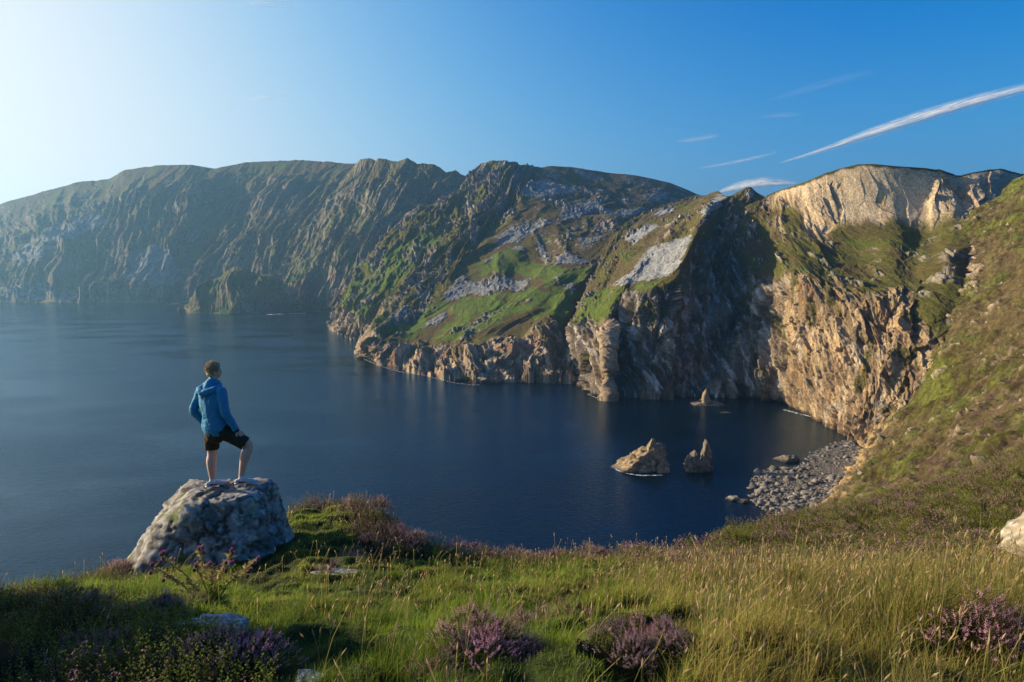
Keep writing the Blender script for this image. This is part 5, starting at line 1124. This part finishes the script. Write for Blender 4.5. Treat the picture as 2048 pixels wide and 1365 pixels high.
# ------------------------------------------------------------------ marsh thistle in front of the boulder
TB = np.array([float(Xof(415, 4.55)), 4.55, 0]); TB[2] = float(ground(np.array([415.]), np.array([4.55]))[0])
th_root = empty('thistle', TB); tag(th_root, 'tall spiny thistle with purple heads in front of the boulder', 'thistle')
M_PLANT = attr_mat('thistle_plant', .8, .2, 6, 0, 0, 0, 1, .35)
rs_ = np.random.default_rng(77)
def leafset(P0, P1, n, L, cols, r_):
    V, T, C = [], [], []
    for i in range(n):
        tt = r_.uniform(.02, .97); p = P0 + (P1 - P0)*tt; a = r_.uniform(0, 6.28); d_ = np.array([math.cos(a), math.sin(a), r_.uniform(.2, .9)]); d_ /= np.linalg.norm(d_); l = L*(1.15 - .75*tt)*r_.uniform(.6, 1.3)
        s_ = np.cross(d_, [0, 0, 1.]); s_ /= np.linalg.norm(s_); k = len(V); droop = np.array([0, 0, -l*.15])
        V += [p, p + d_*l*.45 + s_*l*.10, p + d_*l + droop, p + d_*l*.45 - s_*l*.10, p + d_*l*.3 + s_*l*.28, p + d_*l*.6 - s_*l*.27 + droop]; T += [[k, k+1, k+2], [k, k+2, k+3], [k, k+1, k+4], [k, k+5, k+3]]
        c = cols*r_.uniform(.7, 1.4); C += [c]*6
    return np.array(V), np.array(T), np.array(C)
tips = [(304,1130,-.15),(322,1110,-.05),(398,1098,.05),(463,1102,.1),(516,1118,.0),(452,1126,-.1),(420,1128,.15),(438,1135,.0),(500,1140,.12),(375,1160,.1),(392,1132,-.12),(330,1150,.1)]
for i, (a, b, dy) in enumerate(tips):
    tip = W(a, b, 4.55 + dy) - TB; P0 = np.array([rs_.normal(0, .03), rs_.normal(0, .03), 0]); midp = P0*.4 + tip*.6 + np.array([-tip[0]*.18, 0, .0]) if i < 2 else (P0 + tip)/2 + np.array([-tip[0]*.12, 0, .02])
    ctr = crom(np.array([P0, P0*.65 + midp*.35, midp, midp*.45 + tip*.55, tip]), 13); nseg = 12; V, T, C = [], [], []; k = 0
    for q in range(12):
        v, tq, tt = tube([ctr[q], ctr[q+1]], [.0068 - .0003*q, .0065 - .0003*q], 6, 1, False, (1, 0, 0)); V.append(v); T.append(np.concatenate([tq[:, [0, 1, 2]], tq[:, [0, 2, 3]]]) + k); k += len(v); C.append(np.tile(rgb(.34, .30, .10), (len(v), 1)))
        lv, lt, lc = leafset(ctr[q], ctr[q+1], 12, .050 if i > 1 else .040, rgb(.26, .32, .05) if q < 7 else rgb(.45, .36, .15), rs_); V.append(lv); T.append(lt + k); k += len(lv); C.append(lc)
    st = mesh_np('stem', np.concatenate(V), np.concatenate(T), M_PLANT, np.concatenate(C), th_root, smooth=False)
    for h_ in range(3 if i % 2 else 2):
        c = ctr[-1] + rs_.normal(0, .018, 3)*(h_ > 0) - np.array([0, 0, .028*h_]); v0, t0 = ICO[2]; r_ = .012
        bv = v0*[r_, r_, r_*1.3] + c; ang = rs_.uniform(0, 6.28, 26); el_ = rs_.uniform(.5, 1.4, 26); dd = np.stack([np.cos(ang)*np.cos(el_), np.sin(ang)*np.cos(el_), np.sin(el_)], -1)
        ss_ = np.cross(dd, [.3, .2, 1.]); ss_ /= np.linalg.norm(ss_, axis=1)[:, None]; pv = np.stack([c + dd*r_*.7 - ss_*.0015, c + dd*r_*.7 + ss_*.0015, c + dd*r_*2.3], 1).reshape(-1, 3)
        mesh_np('flower_head', np.concatenate([bv, pv]), np.concatenate([t0, np.arange(78).reshape(-1, 3) + len(bv)]), M_PLANT, np.concatenate([np.tile(rgb(.16, .12, .06), (len(bv), 1)), np.tile(rgb(.55, .08, .42), (78, 1))]), st, smooth=False)
lv, lt, lc = leafset(np.array([0, 0, 0.]), np.array([0, 0, .09]), 420, .17, rgb(.22, .30, .05), rs_)
mesh_np('basal_leaves', lv, lt, M_PLANT, lc, th_root, smooth=False)
# ------------------------------------------------------------------ haze over the bay
m, t, out = new_mat('haze'); pv = N(t, 'ShaderNodeVolumePrincipled'); pv.inputs['Color'].default_value = (.30, .62, 1.0, 1); pv.inputs['Density'].default_value = .000062; pv.inputs['Anisotropy'].default_value = .5
t.links.new(pv.outputs[0], out.inputs['Volume']); m.cycles.homogeneous_volume = True if hasattr(m.cycles, 'homogeneous_volume') else None
hx, hy0, hy1, hz0, hz1 = 9100, -1600, 9100, -8, 900
hv = np.array([[-hx, hy0, hz0], [hx, hy0, hz0], [hx, hy1, hz0], [-hx, hy1, hz0], [-hx, hy0, hz1], [hx, hy0, hz1], [hx, hy1, hz1], [-hx, hy1, hz1]])
o = mesh_np('haze', hv, np.array([[0, 3, 2, 1], [4, 5, 6, 7], [0, 1, 5, 4], [1, 2, 6, 5], [2, 3, 7, 6], [3, 0, 4, 7]]), m, smooth=False); tag(o, 'thin evening haze filling the air over the bay', 'haze', kind='stuff')
